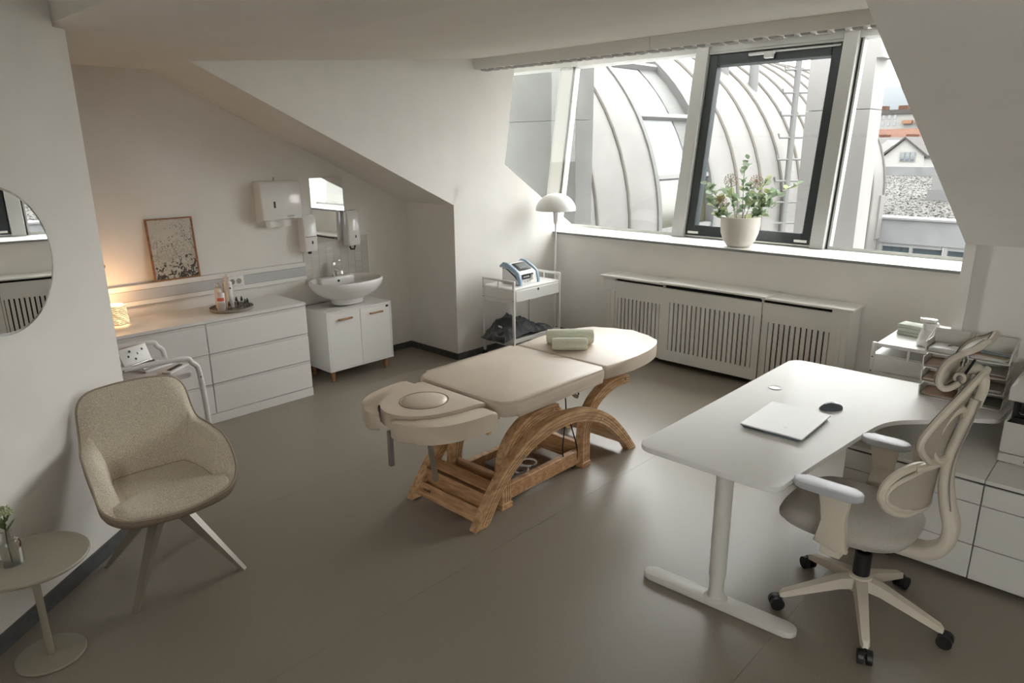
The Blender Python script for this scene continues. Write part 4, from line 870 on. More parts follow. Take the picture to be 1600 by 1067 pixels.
# ------------------------------------------------------------------ massage table
def massage():
    CX = -2.655
    t = thing('massage_table', 'beige padded massage table on bent wood arches', 'massage table', (CX, 2.95, 0))
    LE = mat('beige_leatherette', (0.64, 0.54, 0.445), 0.42, noise=0.03, nscale=6, bump=0.03, bscale=700)
    WD = wood('beech_bentwood', (0.44, 0.245, 0.11), (0.70, 0.46, 0.255), (9, 2.2, 9), 4.0, 0.38)
    WD2 = wood('beech_board', (0.43, 0.225, 0.10), (0.64, 0.39, 0.205), (2.0, 8, 14), 4.0, 0.4)
    def q(pts): return [(x-CX, y-2.95) for x, y in pts]
    def Yp(pts): return [(y-2.95, z) for y, z in pts]
    T = 0.69
    hx = 0.375
    MB().prism([(x, y) for x, y in rrect(-hx, 2.365-2.95, hx, 3.213-2.95, [0.03, 0.03, 0.10, 0.10], 8)], T-0.085, T, 'z', 0.028, 5).build('middle_cushion', LE, t, 60)
    far = []
    for k in range(25):
        a = R(180*k/24); far.append((hx*math.copysign(abs(math.cos(a))**0.72, math.cos(a)), 3.50-2.95+0.545*math.sin(a)**0.9))
    MB().prism([(-hx+0.02, 3.222-2.95), (hx-0.02, 3.222-2.95), (hx, 3.24-2.95)]+far+[(-hx, 3.24-2.95)], T-0.085, T, 'z', 0.028, 5).build('leg_cushion', LE, t, 60)
    hc = [(0.25, 2.352), (0.235, 2.22), (0.21, 2.10), (0.165, 2.005), (0.10, 1.945), (0.03, 1.918)]
    cen = [(-x, y) for x, y in hc] + [(x, y) for x, y in hc[::-1]]
    cc = -2.668
    cen3 = [(p.x, p.y) for p in crom([(x, y, 0) for x, y in cen], 3)]
    head = MB().prism([(cc-CX+x, y-2.95) for x, y in cen3], T-0.085, T-0.006, 'z', 0.018, 4).build('head_cushion', LE, t, 60)
    MB().lathe([(0, 0.010), (0.085, 0.0085), (0.112, 0.001), (0.120, -0.010), (0.121, -0.02)], 48, (cc-CX, 2.150-2.95, T-0.004), 1.0, 1.06).build('face_hole_plug', LE, head, 60)
    MB().tube([(cc-CX+0.123*math.cos(2*PI*k/48), 2.150-2.95+0.130*math.sin(2*PI*k/48), T-0.0065) for k in range(48)], 0.003, 6, True).build('groove', mat('seam_shadow', (0.20, 0.15, 0.11), 0.7), head)
    outr = [(0.365, 2.325), (0.362, 2.20), (0.335, 2.07), (0.285, 1.975), (0.20, 1.905), (0.08, 1.870)]; inn = [(0.045, 1.900), (0.105, 1.933), (0.172, 1.993), (0.219, 2.095), (0.243, 2.21), (0.256, 2.33)]
    for sg in (-1, 1):
        pa = [(p.x, p.y) for p in crom([(x, y, 0) for x, y in outr], 3)] + [(p.x, p.y) for p in crom([(x, y, 0) for x, y in inn], 3)]
        MB().prism([(cc-CX+sg*x, y-2.95) for x, y in pa], T-0.115, T-0.022, 'z', 0.022, 4).build('arm_pad', LE, t, 60)
    # bentwood side arches
    top = [(2.212, 0.0), (2.285, 0.10), (2.363, 0.201), (2.44, 0.278), (2.519, 0.332), (2.60, 0.382), (2.70, 0.421), (2.82, 0.45), (2.945, 0.457), (3.087, 0.443), (3.196, 0.417), (3.321, 0.362), (3.443, 0.279), (3.574, 0.152), (3.649, 0.064), (3.703, 0.0)]
    bot = [(2.305, 0.0), (2.372, 0.10), (2.451, 0.195), (2.543, 0.268), (2.641, 0.320), (2.734, 0.352), (2.856, 0.376), (2.993, 0.378), (3.099, 0.362), (3.24, 0.318), (3.347, 0.262), (3.459, 0.172), (3.567, 0.069), (3.62, 0.0)]
    la = [(2.548, 0.03), (2.545, 0.12), (2.548, 0.22), (2.585, 0.325), (2.655, 0.395), (2.76, 0.435), (2.87, 0.45), (2.962, 0.443)]; lb = [(2.478, 0.03), (2.476, 0.14), (2.482, 0.27), (2.528, 0.387), (2.609, 0.452), (2.708, 0.498), (2.802, 0.512), (2.908, 0.509), (2.962, 0.497)]
    DARK = mat('lamination_line', (0.17, 0.085, 0.038), 0.6)
    def strip(poly_a, poly_b, x0, x1, name):
        A = [(p.x, p.y) for p in crom([(y-2.95, z, 0) for y, z in poly_a], 3)]; B = [(p.x, p.y) for p in crom([(y-2.95, z, 0) for y, z in poly_b], 3)]
        o = MB().prism(A+B[::-1], x0, x1, 'x', 0.004, 1).build(name, WD, t, 40)
        for f in (0.3, 0.58, 0.8):
            n = 30
            def at(L, u):
                k = u*(len(L)-1); i = min(int(k), len(L)-2); r = k-i; return Vector((0, L[i][0]*(1-r)+L[i+1][0]*r, L[i][1]*(1-r)+L[i+1][1]*r))
            ln = [at(A, 0.015+0.97*k/n)*(1-f)+at(B, 0.015+0.97*k/n)*f for k in range(n+1)]
            for x in (x0, x1):
                MB().tube([p+Vector((x, 0, 0)) for p in ln], 0.0016, 4).build('lamination', DARK, o)
        return o
    for sg in (-1, 1):
        a, b = sorted((sg*0.235, sg*0.29)); strip(top, bot, a, b, 'arch')
        c, d = sorted((sg*0.170, sg*0.228))
        strip(lb, la, c, d, 'inner_leg'); o2 = 0.722
        strip([(y+o2, z) for y, z in lb], [(y+o2, z) for y, z in la], c, d, 'inner_leg')
        for y in (2.47, 2.47+o2): MB().span((c-0.004, y-2.95, 0.0), (d+0.004, y-2.95+0.085, 0.035), 0.003, 1).build('foot_block', WD2, t)
        for y, z in ((2.903, 0.478), (3.549+0.08, 0.485)): MB().cyl((sg*0.20, y-2.95, z), (sg*0.236, y-2.95, z), 0.009, seg=14).build('bolt', CHROME, t)
        for y, z in ((3.30, 0.322), (2.575, 0.315)): MB().cyl((sg*0.20, y-2.95, z), (sg*0.298, y-2.95, z), 0.009, seg=14).build('bolt', CHROME, t)
        for y in (2.235, 3.64): MB().span((sg*0.2625-0.026, y-2.95-0.01, 0.0), (sg*0.2625+0.026, y-2.95+0.05, 0.006)).build('foot_pad', BLACK, t, None)
        MB().span((sg*0.16-0.018, 2.45-2.95, 0.565), (sg*0.16+0.018, 3.80-2.95, 0.606), 0.003, 1).build('bed_rail', WD2, t)
        MB().span((sg*0.185-0.018, 3.60-2.95, 0.48), (sg*0.185+0.018, 3.67-2.95, 0.606), 0.003, 1).build('rail_block', WD2, t)
        MB().span((sg*0.19-0.02, 2.52-2.95, 0.035), (sg*0.19+0.02, 3.24-2.95, 0.125), 0.003, 1).build('floor_beam', WD2, t)
    # boards between the arches
    b1 = MB().box((0, 2.275-2.95, 0.058), (0.47, 0.020, 0.075), Matrix.Rotation(R(-34), 3, 'X'), 0.002, 1).build('front_board', WD2, t)
    MB().box((0, 2.335-2.95, 0.115), (0.47, 0.018, 0.10), Matrix.Rotation(R(-8), 3, 'X'), 0.002, 1).build('front_board', WD2, t)
    MB().box((0, 2.385-2.95, 0.180), (0.47, 0.075, 0.020), Matrix.Rotation(R(6), 3, 'X'), 0.002, 1).build('front_board', WD2, t)
    MB().box((0, 2.338-2.95, 0.168), (0.47, 0.02, 0.008), None).build('board_groove', DARK, t, None)
    MB().span((-0.17, 2.50-2.95, 0.05), (0.17, 2.53-2.95, 0.185), 0.002, 1).build('cross_board', WD2, t)
    MB().span((-0.17, 3.20-2.95, 0.035), (0.17, 3.235-2.95, 0.16), 0.002, 1).build('cross_board', WD2, t)
    MB().box((0, 3.56-2.95, 0.11), (0.47, 0.022, 0.16), Matrix.Rotation(R(40), 3, 'X'), 0.002, 1).build('rear_board', WD2, t)
    MB().span((-0.30, 2.262-2.95, 0.555), (0.345, 2.285-2.95, 0.612), 0.002, 1).build('head_board', WD2, t)
    MB().span((-0.24, 2.40-2.95, 0.56), (0.24, 2.45-2.95, 0.604), 0.002, 1).build('bed_cross', WD2, t)
    MB().span((-0.24, 3.10-2.95, 0.56), (0.24, 3.15-2.95, 0.604), 0.002, 1).build('bed_cross', WD2, t)
    # crossing brace bow below the bed
    bow = [(2.40, 0.54), (2.52, 0.47), (2.66, 0.42), (2.80, 0.40)]; bo2 = [(2.40, 0.60), (2.54, 0.53), (2.67, 0.475), (2.80, 0.45)]
    strip(bo2, bow, -0.15, -0.10, 'brace_bow')
    MB().cyl((0, 2.70-2.95, 0.12), (0.02, 3.05-2.95, 0.44), 0.03, 0.024, 16).build('lift_motor', STEEL, t)
    MB().span((-0.07, 2.62-2.95, 0.06), (0.07, 2.82-2.95, 0.15), 0.01).build('motor_housing', mat('motor_grey', (0.25, 0.25, 0.25), 0.4), t)
    for k in range(2): MB().tube([(0.10+0.05*math.cos(j*PI/6), 2.76-2.95+0.05*math.sin(j*PI/6)+0.07*k, 0.11+0.02*k) for j in range(12)], 0.006, 6, True).build('cable_coil', mat('white_cable', (0.6, 0.6, 0.6), 0.5), t)
    for sg in (-0.12, 0.10):
        MB().box((sg, 3.19-2.95, 0.50), (0.022, 0.26, 0.022), Matrix.Rotation(R(-38), 3, 'X')).build('gas_strut', STEEL, t, None)
    MB().tube(crom([(0.18, 3.06-2.95, 0.60), (0.19, 3.07-2.95, 0.40), (0.20, 3.03-2.95, 0.16), (0.19, 3.10-2.95, 0.05), (0.20, 3.15-2.95, 0.02), (0.21, 3.16-2.95, 0.14), (0.2, 3.1-2.95, 0.33)], 8), 0.004, 6).build('power_cable', BLACK, t)
    MB().tube(crom([(0.14, 3.1-2.95, 0.6), (0.15, 3.2-2.95, 0.56), (0.13, 3.27-2.95, 0.45)], 8), 0.005, 6).build('hose', BLACK, t)
    # foot loop and head supports
    MB().tube(crom([(0.12, 3.80-2.95, 0.555), (0.12, 3.96-2.95, 0.53), (0.12, 4.03-2.95, 0.52), (0.10, 4.05-2.95, 0.515), (-0.10, 4.05-2.95, 0.515), (-0.12, 4.03-2.95, 0.52), (-0.12, 3.9-2.95, 0.54), (-0.12, 3.8-2.95, 0.555)], 6), 0.007, 8).build('roll_holder', CHROME, t)
    for dx in (-0.125, 0.125):
        MB().box((dx+0.0, 2.20-2.95, 0.56), (0.02, 0.30, 0.02), None).build('slide_bar', STEEL, t, None)
    MB().box((-0.03, 1.935-2.95, 0.48), (0.024, 0.024, 0.19), None, 0.002, 1).build('support_leg', STEEL, t)
    p = MB().box((0.015, 2.16-2.95, 0.40), (0.024, 0.024, 0.36), Matrix.Rotation(R(8), 3, 'X'), 0.002, 1).build('support_leg', STEEL, t)
    MB().cyl((0.02, 2.18-2.95, 0.535), (0.08, 2.19-2.95, 0.515), 0.006, seg=8).box((0.08, 2.19-2.95, 0.512), (0.012, 0.07, 0.016), Matrix.Rotation(R(20), 3, 'X'), 0.004).build('wing_knob', STEEL, p)
    text('HILNER', 0.019, BLACK, b1, (-0.165, -0.690+0.0015, 0.058+0.012), (R(56), 0, 0), 'maker_lettering')
massage()
TW = mat('sage_terry', (0.72, 0.73, 0.60), 0.95, noise=0.10, nscale=200, bump=0.3, bscale=330, sheen=0.4, spec=0.05)
def towel(lab, loc, rz, r, L):
    t = thing('rolled_towel', lab, 'towel', loc, rz, 'rolled sage towels on the massage table')
    b = MB(); rows = []; n = 26; m = 12; rg = random.Random(int(L*1000))
    for i in range(m+1):
        x = -L/2+L*i/m; e = 0.93 if i in (0, m) else (0.985 if i in (1, m-1) else 1.0)
        rows.append([(x+rg.gauss(0, 0.0016), r*e*1.06*math.cos(2*PI*k/n)*(1+0.018*rg.random()), r*0.97+r*e*0.95*math.sin(2*PI*k/n)*(1+0.018*rg.random())) for k in range(n)])
    V = b.grid(rows, closed_u=True); b.bm.faces.new(V[0]); b.bm.faces.new(V[-1][::-1]); b.build('roll', TW, t, 70)
    for s_ in (-1, 1):
        pts = [(s_*(L/2+0.001), (r*0.86)*(1-k/44)*math.cos(k*0.42), r*0.97+(r*0.8)*(1-k/44)*math.sin(k*0.42)) for k in range(40)]
        MB().tube(pts, 0.0045, 5).build('roll_spiral', TW, t)
    MB().tube([(-L/2+0.01+k*(L-0.02)/9, -r*0.82+0.003*math.sin(k), r*0.97+r*0.55) for k in range(10)], 0.0042, 5).build('hem', TW, t)
towel('larger rolled sage green towel at the back on the massage table', (-2.765, 3.475, 0.69), R(43), 0.052, 0.30)
towel('smaller rolled sage green towel in front on the massage table', (-2.675, 3.360, 0.69), R(43), 0.042, 0.215)
# ------------------------------------------------------------------ desk and what stands on it
DZ = 0.665
def desk():
    t = thing('corner_desk', 'white L-shaped desk with rounded corners on round column legs', 'desk', (-1.175, 2.53, 0))
    ox, oy = -1.175, 2.53
    P = rrect(-1.575, 2.46, -0.40, 4.20, 0.06)
    out = []
    def arcp(cx, cy, r, a0, a1, n=8): return [(cx+r*math.cos(R(a0+(a1-a0)*k/n)), cy+r*math.sin(R(a0+(a1-a0)*k/n))) for k in range(n+1)]
    out += arcp(-1.505, 2.53, 0.07, 180, 270); out += arcp(-0.995, 2.53, 0.07, 270, 352)
    mid = crom([(-0.925, 2.60, 0), (-0.895, 2.95, 0), (-0.868, 3.25, 0), (-0.845, 3.42, 0), (-0.80, 3.53, 0), (-0.70, 3.64, 0), (-0.60, 3.745, 0), (-0.525, 3.82, 0)], 4)
    out += [(p.x, p.y) for p in mid]
    out += arcp(-0.50, 3.905, 0.06, -45, 15, 5); out += [(-0.435, 4.05)]; out += arcp(-0.505, 4.13, 0.07, 0, 90); out += arcp(-1.505, 4.13, 0.07, 90, 180)
    MB().prism([(x-ox, y-oy) for x, y in out], DZ-0.022, DZ, 'z', 0.003, 2).build('top', mat('desk_white', (0.80, 0.795, 0.785), 0.6, spec=0.25, noise=0.01, nscale=4), t, 40)
    LW = mat('desk_leg_white', (0.66, 0.64, 0.60), 0.45)
    def leg(x, y, rz, L=0.70):
        c, s = math.cos(rz), math.sin(rz)
        def tr(p): return (x+p[0]*c-p[1]*s, y+p[0]*s+p[1]*c)
        f = MB().prism([tr(p) for p in rrect(-L/2, -0.038, L/2, 0.038, 0.037, 8)], 0.004, 0.034, 'z', 0.006, 2).build('foot_bar', LW, t)
        MB().lathe([(0.055, 0.0), (0.038, 0.012), (0.031, 0.04), (0.031, 0.11), (0.036, 0.112), (0.036, 0.612)], 28, (x, y, 0.032)).build('column', LW, t)
    leg(0.0, 0.0, R(3)); leg(-0.20, 1.42, R(0), 0.62)
    MB().span((-0.03, 0.05, DZ-0.06), (0.03, 1.45, DZ-0.024)).build('support_beam', LW, t, None)
    MB().span((-0.15, 1.40, DZ-0.06), (0.62, 1.46, DZ-0.024)).build('support_beam', LW, t, None)
    MB().lathe([(0.034, 0.0), (0.036, 0.002), (0.033, 0.004), (0.026, 0.002), (0.026, 0.0005)], 32, (-1.43-ox, 3.60-oy, DZ)).build('cable_grommet', mat('grommet_grey', (0.62, 0.62, 0.61), 0.4), t)
    MB().lathe([(0, 0.0008), (0.026, 0.0008)], 24, (-1.43-ox, 3.60-oy, DZ)).build('grommet_lid', WHITE, t, None)
desk()
def laptop():
    t = thing('laptop', 'closed silver white laptop on the desk', 'laptop', (-1.18, 3.145, DZ), R(1.5))
    b = mat('slate_blue_metal', (0.13, 0.165, 0.205), 0.35, metal=0.4)
    MB().prism([(-0.125, 0.0055), (0.125, 0.0055), (0.143, 0.016), (-0.143, 0.016)], -0.19, 0.185, 'y').build('base', b, t, None)
    MB().prism(rrect(-0.144, -0.193, 0.144, 0.188, 0.006), 0.0165, 0.0225, 'z', 0.001, 1).build('lid', mat('silver_lid', (0.78, 0.78, 0.78), 0.45, spec=0.3), t)
    for x in (-0.1, 0.1):
        for y in (-0.15, 0.15): MB().cyl((x, y, 0), (x, y, 0.006), 0.008, seg=10).build('rubber_foot', BLACK, t)
    LG = mat('logo_grey', (0.55, 0.55, 0.55), 0.3)
    MB().span((0.035, -0.118, 0.0226), (0.037, -0.098, 0.0229)).span((0.026, -0.109, 0.0226), (0.046, -0.107, 0.0229)).build('emblem', LG, t, None)
    vent = MB().span((-0.0012, 0, 0), (0.0012, 0.002, 0.006)).mesh('vent_slot', BLACK, None)
    for k in range(14): ob('vent_slot', vent, t, None, (-0.115+k*0.006, -0.1915, 0.008))
laptop()
def mouse():
    t = thing('computer_mouse', 'dark grey wireless mouse beside the laptop', 'mouse', (-1.09, 3.475, DZ), R(228))
    m = mat('slate_mouse', (0.07, 0.085, 0.10), 0.4); rows = []; n = 14; k_ = 12
    b = MB()
    for i in range(n+1):
        u = i/n; x = -0.055+0.11*u; w = 0.032*math.sin(PI*min(1, 0.06+u*0.9))**0.45*(0.9+0.15*(1-u)); h = 0.038*math.sin(PI*(0.10+0.82*u))**0.7*(1.08-0.25*u)
        rows.append([(x, w*math.cos(PI*j/k_), 0.001+h*math.sin(PI*j/k_)**0.75) for j in range(k_+1)])
    V = b.grid(rows); b.bm.faces.new(V[0]); b.bm.faces.new(V[-1][::-1]); b.build('shell', m, t, 60)
    MB().cyl((0.03, -0.004, 0.0205), (0.03, 0.004, 0.0205), 0.009, seg=14).build('wheel', BLACK, t)
    MB().span((0.015, -0.0006, 0.012), (0.048, 0.0006, 0.0225)).build('split_line', BLACK, t, None)
mouse()

# letter trays
def trays():
    TM = mat('white_mesh_tray', (0.62, 0.60, 0.55), 0.5)
    rg = random.Random(31)
    for i, (x0, x1, lab) in enumerate(((-0.828, -0.650, 'left stack of four white letter trays on the desk corner'), (-0.638, -0.457, 'right stack of four white letter trays with a brochure on top'))):
        t = thing('letter_tray_stack', lab, 'letter tray', ((x0+x1)/2, 4.0, DZ), 0, 'letter trays on the desk'); hw = (x1-x0)/2
        for k in range(4):
            z = 0.002+k*0.079
            b = MB(); b.span((-hw, 0, z), (hw, 0.17, z+0.003)).span((-hw, 0, z), (-hw+0.003, 0.175, z+0.055)).span((hw-0.003, 0, z), (hw, 0.175, z+0.055)).span((-hw, 0.172, z), (hw, 0.175, z+0.07))
            tr_ = b.build('tray', TM, t, None)
            MB().tube(crom([(-hw, 0.0, z+0.055), (-hw+0.004, -0.003, z+0.012), (-hw+0.02, -0.004, z+0.001), (hw-0.02, -0.004, z+0.001), (hw-0.004, -0.003, z+0.012), (hw, 0.0, z+0.055)], 4), 0.0035, 6).build('front_rim', TM, tr_)
            if k < 3:
                for x in (-hw+0.003, hw-0.003):
                    for y in (0.02, 0.15): MB().cyl((x, y, z+0.05), (x, y, z+0.081), 0.003, seg=6).build('stacking_post', TM, tr_)
        side = MB()
        for x in (-hw, hw): MB().tube([(x, 0.0, 0.29), (x, 0.175, 0.335), (x, 0.175, 0.24)], 0.0035, 6).build('raised_side', TM, t)
        MB().span((-hw, 0.1755, 0.24), (hw, 0.178, 0.335)).build('back_panel', TM, t, None)
        cols = [(0.45, 0.42, 0.37), (0.40, 0.26, 0.17), (0.18, 0.2, 0.16), (0.55, 0.52, 0.47)]
        for k in range(4):
            n = 4 if k else 3
            for j in range(n):
                z = DZ+0.0055+k*0.079+j*0.004; c = rg.choice(cols) if k < 3 else (0.62, 0.61, 0.59)
                lvl = ['lowest', 'second', 'third', 'top'][k]; pos = ['bottom', 'second', 'third', 'topmost'][j]
                o = MB().box(((x0+x1)/2+rg.uniform(-0.004, 0.004), 4.082+rg.uniform(-0.006, 0.006), z+0.0018), (0.150, 0.145, 0.0034), Matrix.Rotation(rg.uniform(-0.06, 0.06), 3, 'Z')).build('paper_bundle', mat('paper_%d_%d_%d' % tuple(int(v*100) for v in c), c, 0.8), None, None)
                tag(o, '%s paper bundle in the %s tray of the %s stack' % (pos, lvl, ['left', 'right'][i]), 'papers', 'papers in the letter trays')
    o = thing('brochure', 'colourful travel brochure with a meadow photo in the top right tray', 'brochure', (-0.545, 4.082, DZ+0.0055+3*0.079+0.0122), R(-8))
    m = bpy.data.materials.new('meadow_cover'); m.use_nodes = True; n = m.node_tree.nodes; l = m.node_tree.links
    tc = n.new('ShaderNodeTexCoord'); sp_ = n.new('ShaderNodeSeparateXYZ'); l.new(tc.outputs['Object'], sp_.inputs[0]); nz = n.new('ShaderNodeTexNoise'); nz.inputs['Scale'].default_value = 40; l.new(tc.outputs['Object'], nz.inputs[0])
    mm = n.new('ShaderNodeMath'); mm.operation = 'MULTIPLY_ADD'; mm.inputs[1].default_value = 0.03; l.new(nz.outputs['Fac'], mm.inputs[0]); l.new(sp_.outputs['Y'], mm.inputs[2])
    mr = n.new('ShaderNodeMapRange'); mr.inputs['From Min'].default_value = -0.05; mr.inputs['From Max'].default_value = 0.08; l.new(mm.outputs[0], mr.inputs['Value'])
    cr = n.new('ShaderNodeValToRGB'); cr.color_ramp.interpolation = 'CONSTANT'; l.new(mr.outputs[0], cr.inputs[0]); e = cr.color_ramp.elements
    e[0].color = (0.36, 0.25, 0.12, 1); e[1].position = 0.35; e[1].color = (0.09, 0.11, 0.055, 1); x = e.new(0.55); x.color = (0.30, 0.40, 0.48, 1); l.new(cr.outputs[0], n['Principled BSDF'].inputs['Base Color'])
    MB().span((-0.075, -0.05, 0), (0.075, 0.055, 0.004)).build('cover', m, o, None)
    MB().span((-0.085, -0.06, 0.0), (-0.06, 0.02, 0.0045)).build('red_leaflet', mat('red_leaflet', (0.45, 0.10, 0.06), 0.6), o, None)
    MB().span((-0.05, 0.03, 0.0041), (0.03, 0.035, 0.0044)).build('cover_print', BLACK, o, None)
    b = thing('white_booklet', 'white booklet with a dark printed swirl in the top left tray', 'booklet', (-0.735, 4.082, DZ+0.0055+3*0.079+0.0122), R(4))
    MB().span((-0.07, -0.06, 0), (0.07, 0.065, 0.009)).build('pages', mat('booklet_white', (0.72, 0.71, 0.70), 0.5), b, None)
    MB().tube([(0.02+0.028*math.cos(R(a)), 0.02+0.018*math.sin(R(a)), 0.0092) for a in range(0, 250, 20)], 0.003, 5).build('printed_swirl', mat('dark_print', (0.09, 0.05, 0.05), 0.6), b)
trays()

# ------------------------------------------------------------------ low cabinets and printer
CABM = mat('cabinet_white', (0.66, 0.645, 0.61), 0.45, noise=0.01, nscale=4)
def cabinet(x0, x1, lab, handle):
    t = thing('drawer_cabinet', lab, 'cabinet', ((x0+x1)/2, 3.44, 0), 0, 'low white drawer cabinets'); hw = (x1-x0)/2-0.0015; D = 0.76
    MB().span((-hw, 0.02, 0.03), (hw, D, 0.495)).build('carcass', CABM, t, None)
    MB().span((-hw+0.01, 0.05, 0.0), (hw-0.01, D, 0.03)).build('plinth', BLACK, t, None)  # recessed base, its black colour stands in for the shadow under the cabinet
    MB().span((-hw, 0, 0.503), (hw, D, 0.522), 0.0015, 1).build('top', CABM, t)
    MB().span((-hw, 0.012, 0.494), (hw, 0.02, 0.503)).build('shadow_gap', DARKGAP, t, None)
    for z0, z1 in ((0.03, 0.196), (0.200, 0.396), (0.400, 0.494)):
        d = MB().span((-hw+0.001, 0, z0), (hw-0.001, 0.019, z1), 0.0012, 1).build('drawer', CABM, t)
        if handle and z0 < 0.1: MB().box((0.0, -0.008, z1-0.02), (0.09, 0.016, 0.012), None, 0.004).build('handle', CHROME, d)
    return t
cabinet(-0.985, -0.402, 'low white drawer cabinet under the desk wing', False)
cabinet(-0.402, 0.16, 'low white drawer cabinet with a small chrome handle under the printer', True)
cabinet(0.16, 0.72, 'low white drawer cabinet at the far end of the row', True)
def printer():
    t = thing('printer', 'white and black desktop printer on the low cabinets', 'printer', (-0.405, 3.70, 0.522))
    PW = mat('printer_white', (0.60, 0.58, 0.54), 0.5)
    MB().span((0.0, 0, 0.003), (0.42, 0.36, 0.045), 0.006).build('paper_drawer', PW, t)
    MB().span((0.0, 0, 0.048), (0.42, 0.36, 0.205), 0.010).build('body', PW, t)
    MB().span((0.02, 0.03, 0.205), (0.41, 0.35, 0.30)).build('output_slot', BLACK, t, None)
    MB().prism([(0.01, 0.20), (0.42, 0.20), (0.42, 0.235), (0.03, 0.225)], -0.002, 0.05, 'y').build('front_visor', mat('gloss_black', (0.01, 0.01, 0.012), 0.15), t, None)
    MB().prism([(-0.002, 0.30), (0.42, 0.30), (0.42, 0.39), (0.02, 0.385), (-0.002, 0.36)], 0.0, 0.36, 'y', 0.006).build('scanner_lid', PW, t)
    MB().span((0.10, -0.002, 0.02), (0.22, 0.001, 0.035)).build('drawer_grip', BLACK, t, None)
    MB().tube([(0.06+0.012*math.cos(R(a)), -0.003, 0.26+0.012*math.sin(R(a))) for a in range(200, 345, 15)], 0.0012, 4).build('panel_mark', GREY, t)
    MB().span((0.05, -0.001, 0.235), (0.40, 0.028, 0.30), 0.003).build('control_panel', mat('gloss_black', (0, 0, 0)), t)
printer()

# ------------------------------------------------------------------ things on the corner trolley
t = thing('pump_dispenser', 'white rounded soap pump standing on the corner trolley', 'dispenser', (-0.945, 4.63, 0.7785))
MB().lathe([(0, 0), (0.058, 0.0), (0.062, 0.008), (0.058, 0.06), (0.046, 0.095), (0.042, 0.10)], 28).build('body', CERAMIC, t)
MB().lathe([(0.043, 0.10), (0.043, 0.135), (0.036, 0.142), (0, 0.143)], 24).build('collar', CERAMIC, t)
MB().prism(rrect(-0.062, -0.026, 0.03, 0.026, 0.02), 0.143, 0.163, 'z', 0.006).build('pump_head', CERAMIC, t)
t = thing('coaster_tray', 'thin dark edged tray under the soap pump', 'tray', (-0.945, 4.63, 0.7776)); MB().prism(rrect(-0.075, -0.07, 0.075, 0.07, 0.03), 0.0, 0.0008, 'z').build('plate', GREY, t, None)
def roll(lab, loc, rz, r, L, m):
    t = thing('folded_towel', lab, 'towel', loc, rz, 'towels on the corner trolley')
    for k in range(3): MB().span((-L/2, -r, k*0.024), (L/2, r*(0.95-0.05*k), k*0.024+0.023), 0.009, 3).build('fold', m, t)
roll('mint folded towel on the corner trolley', (-1.085, 4.84, 0.7776), R(-8), 0.06, 0.15, mat('mint_terry', (0.56, 0.61, 0.54), 0.95, bump=0.4, bscale=300))
roll('white folded towel behind the soap pump', (-0.915, 4.86, 0.7776), R(0), 0.06, 0.17, mat('white_terry', (0.72, 0.71, 0.69), 0.95, bump=0.4, bscale=300))

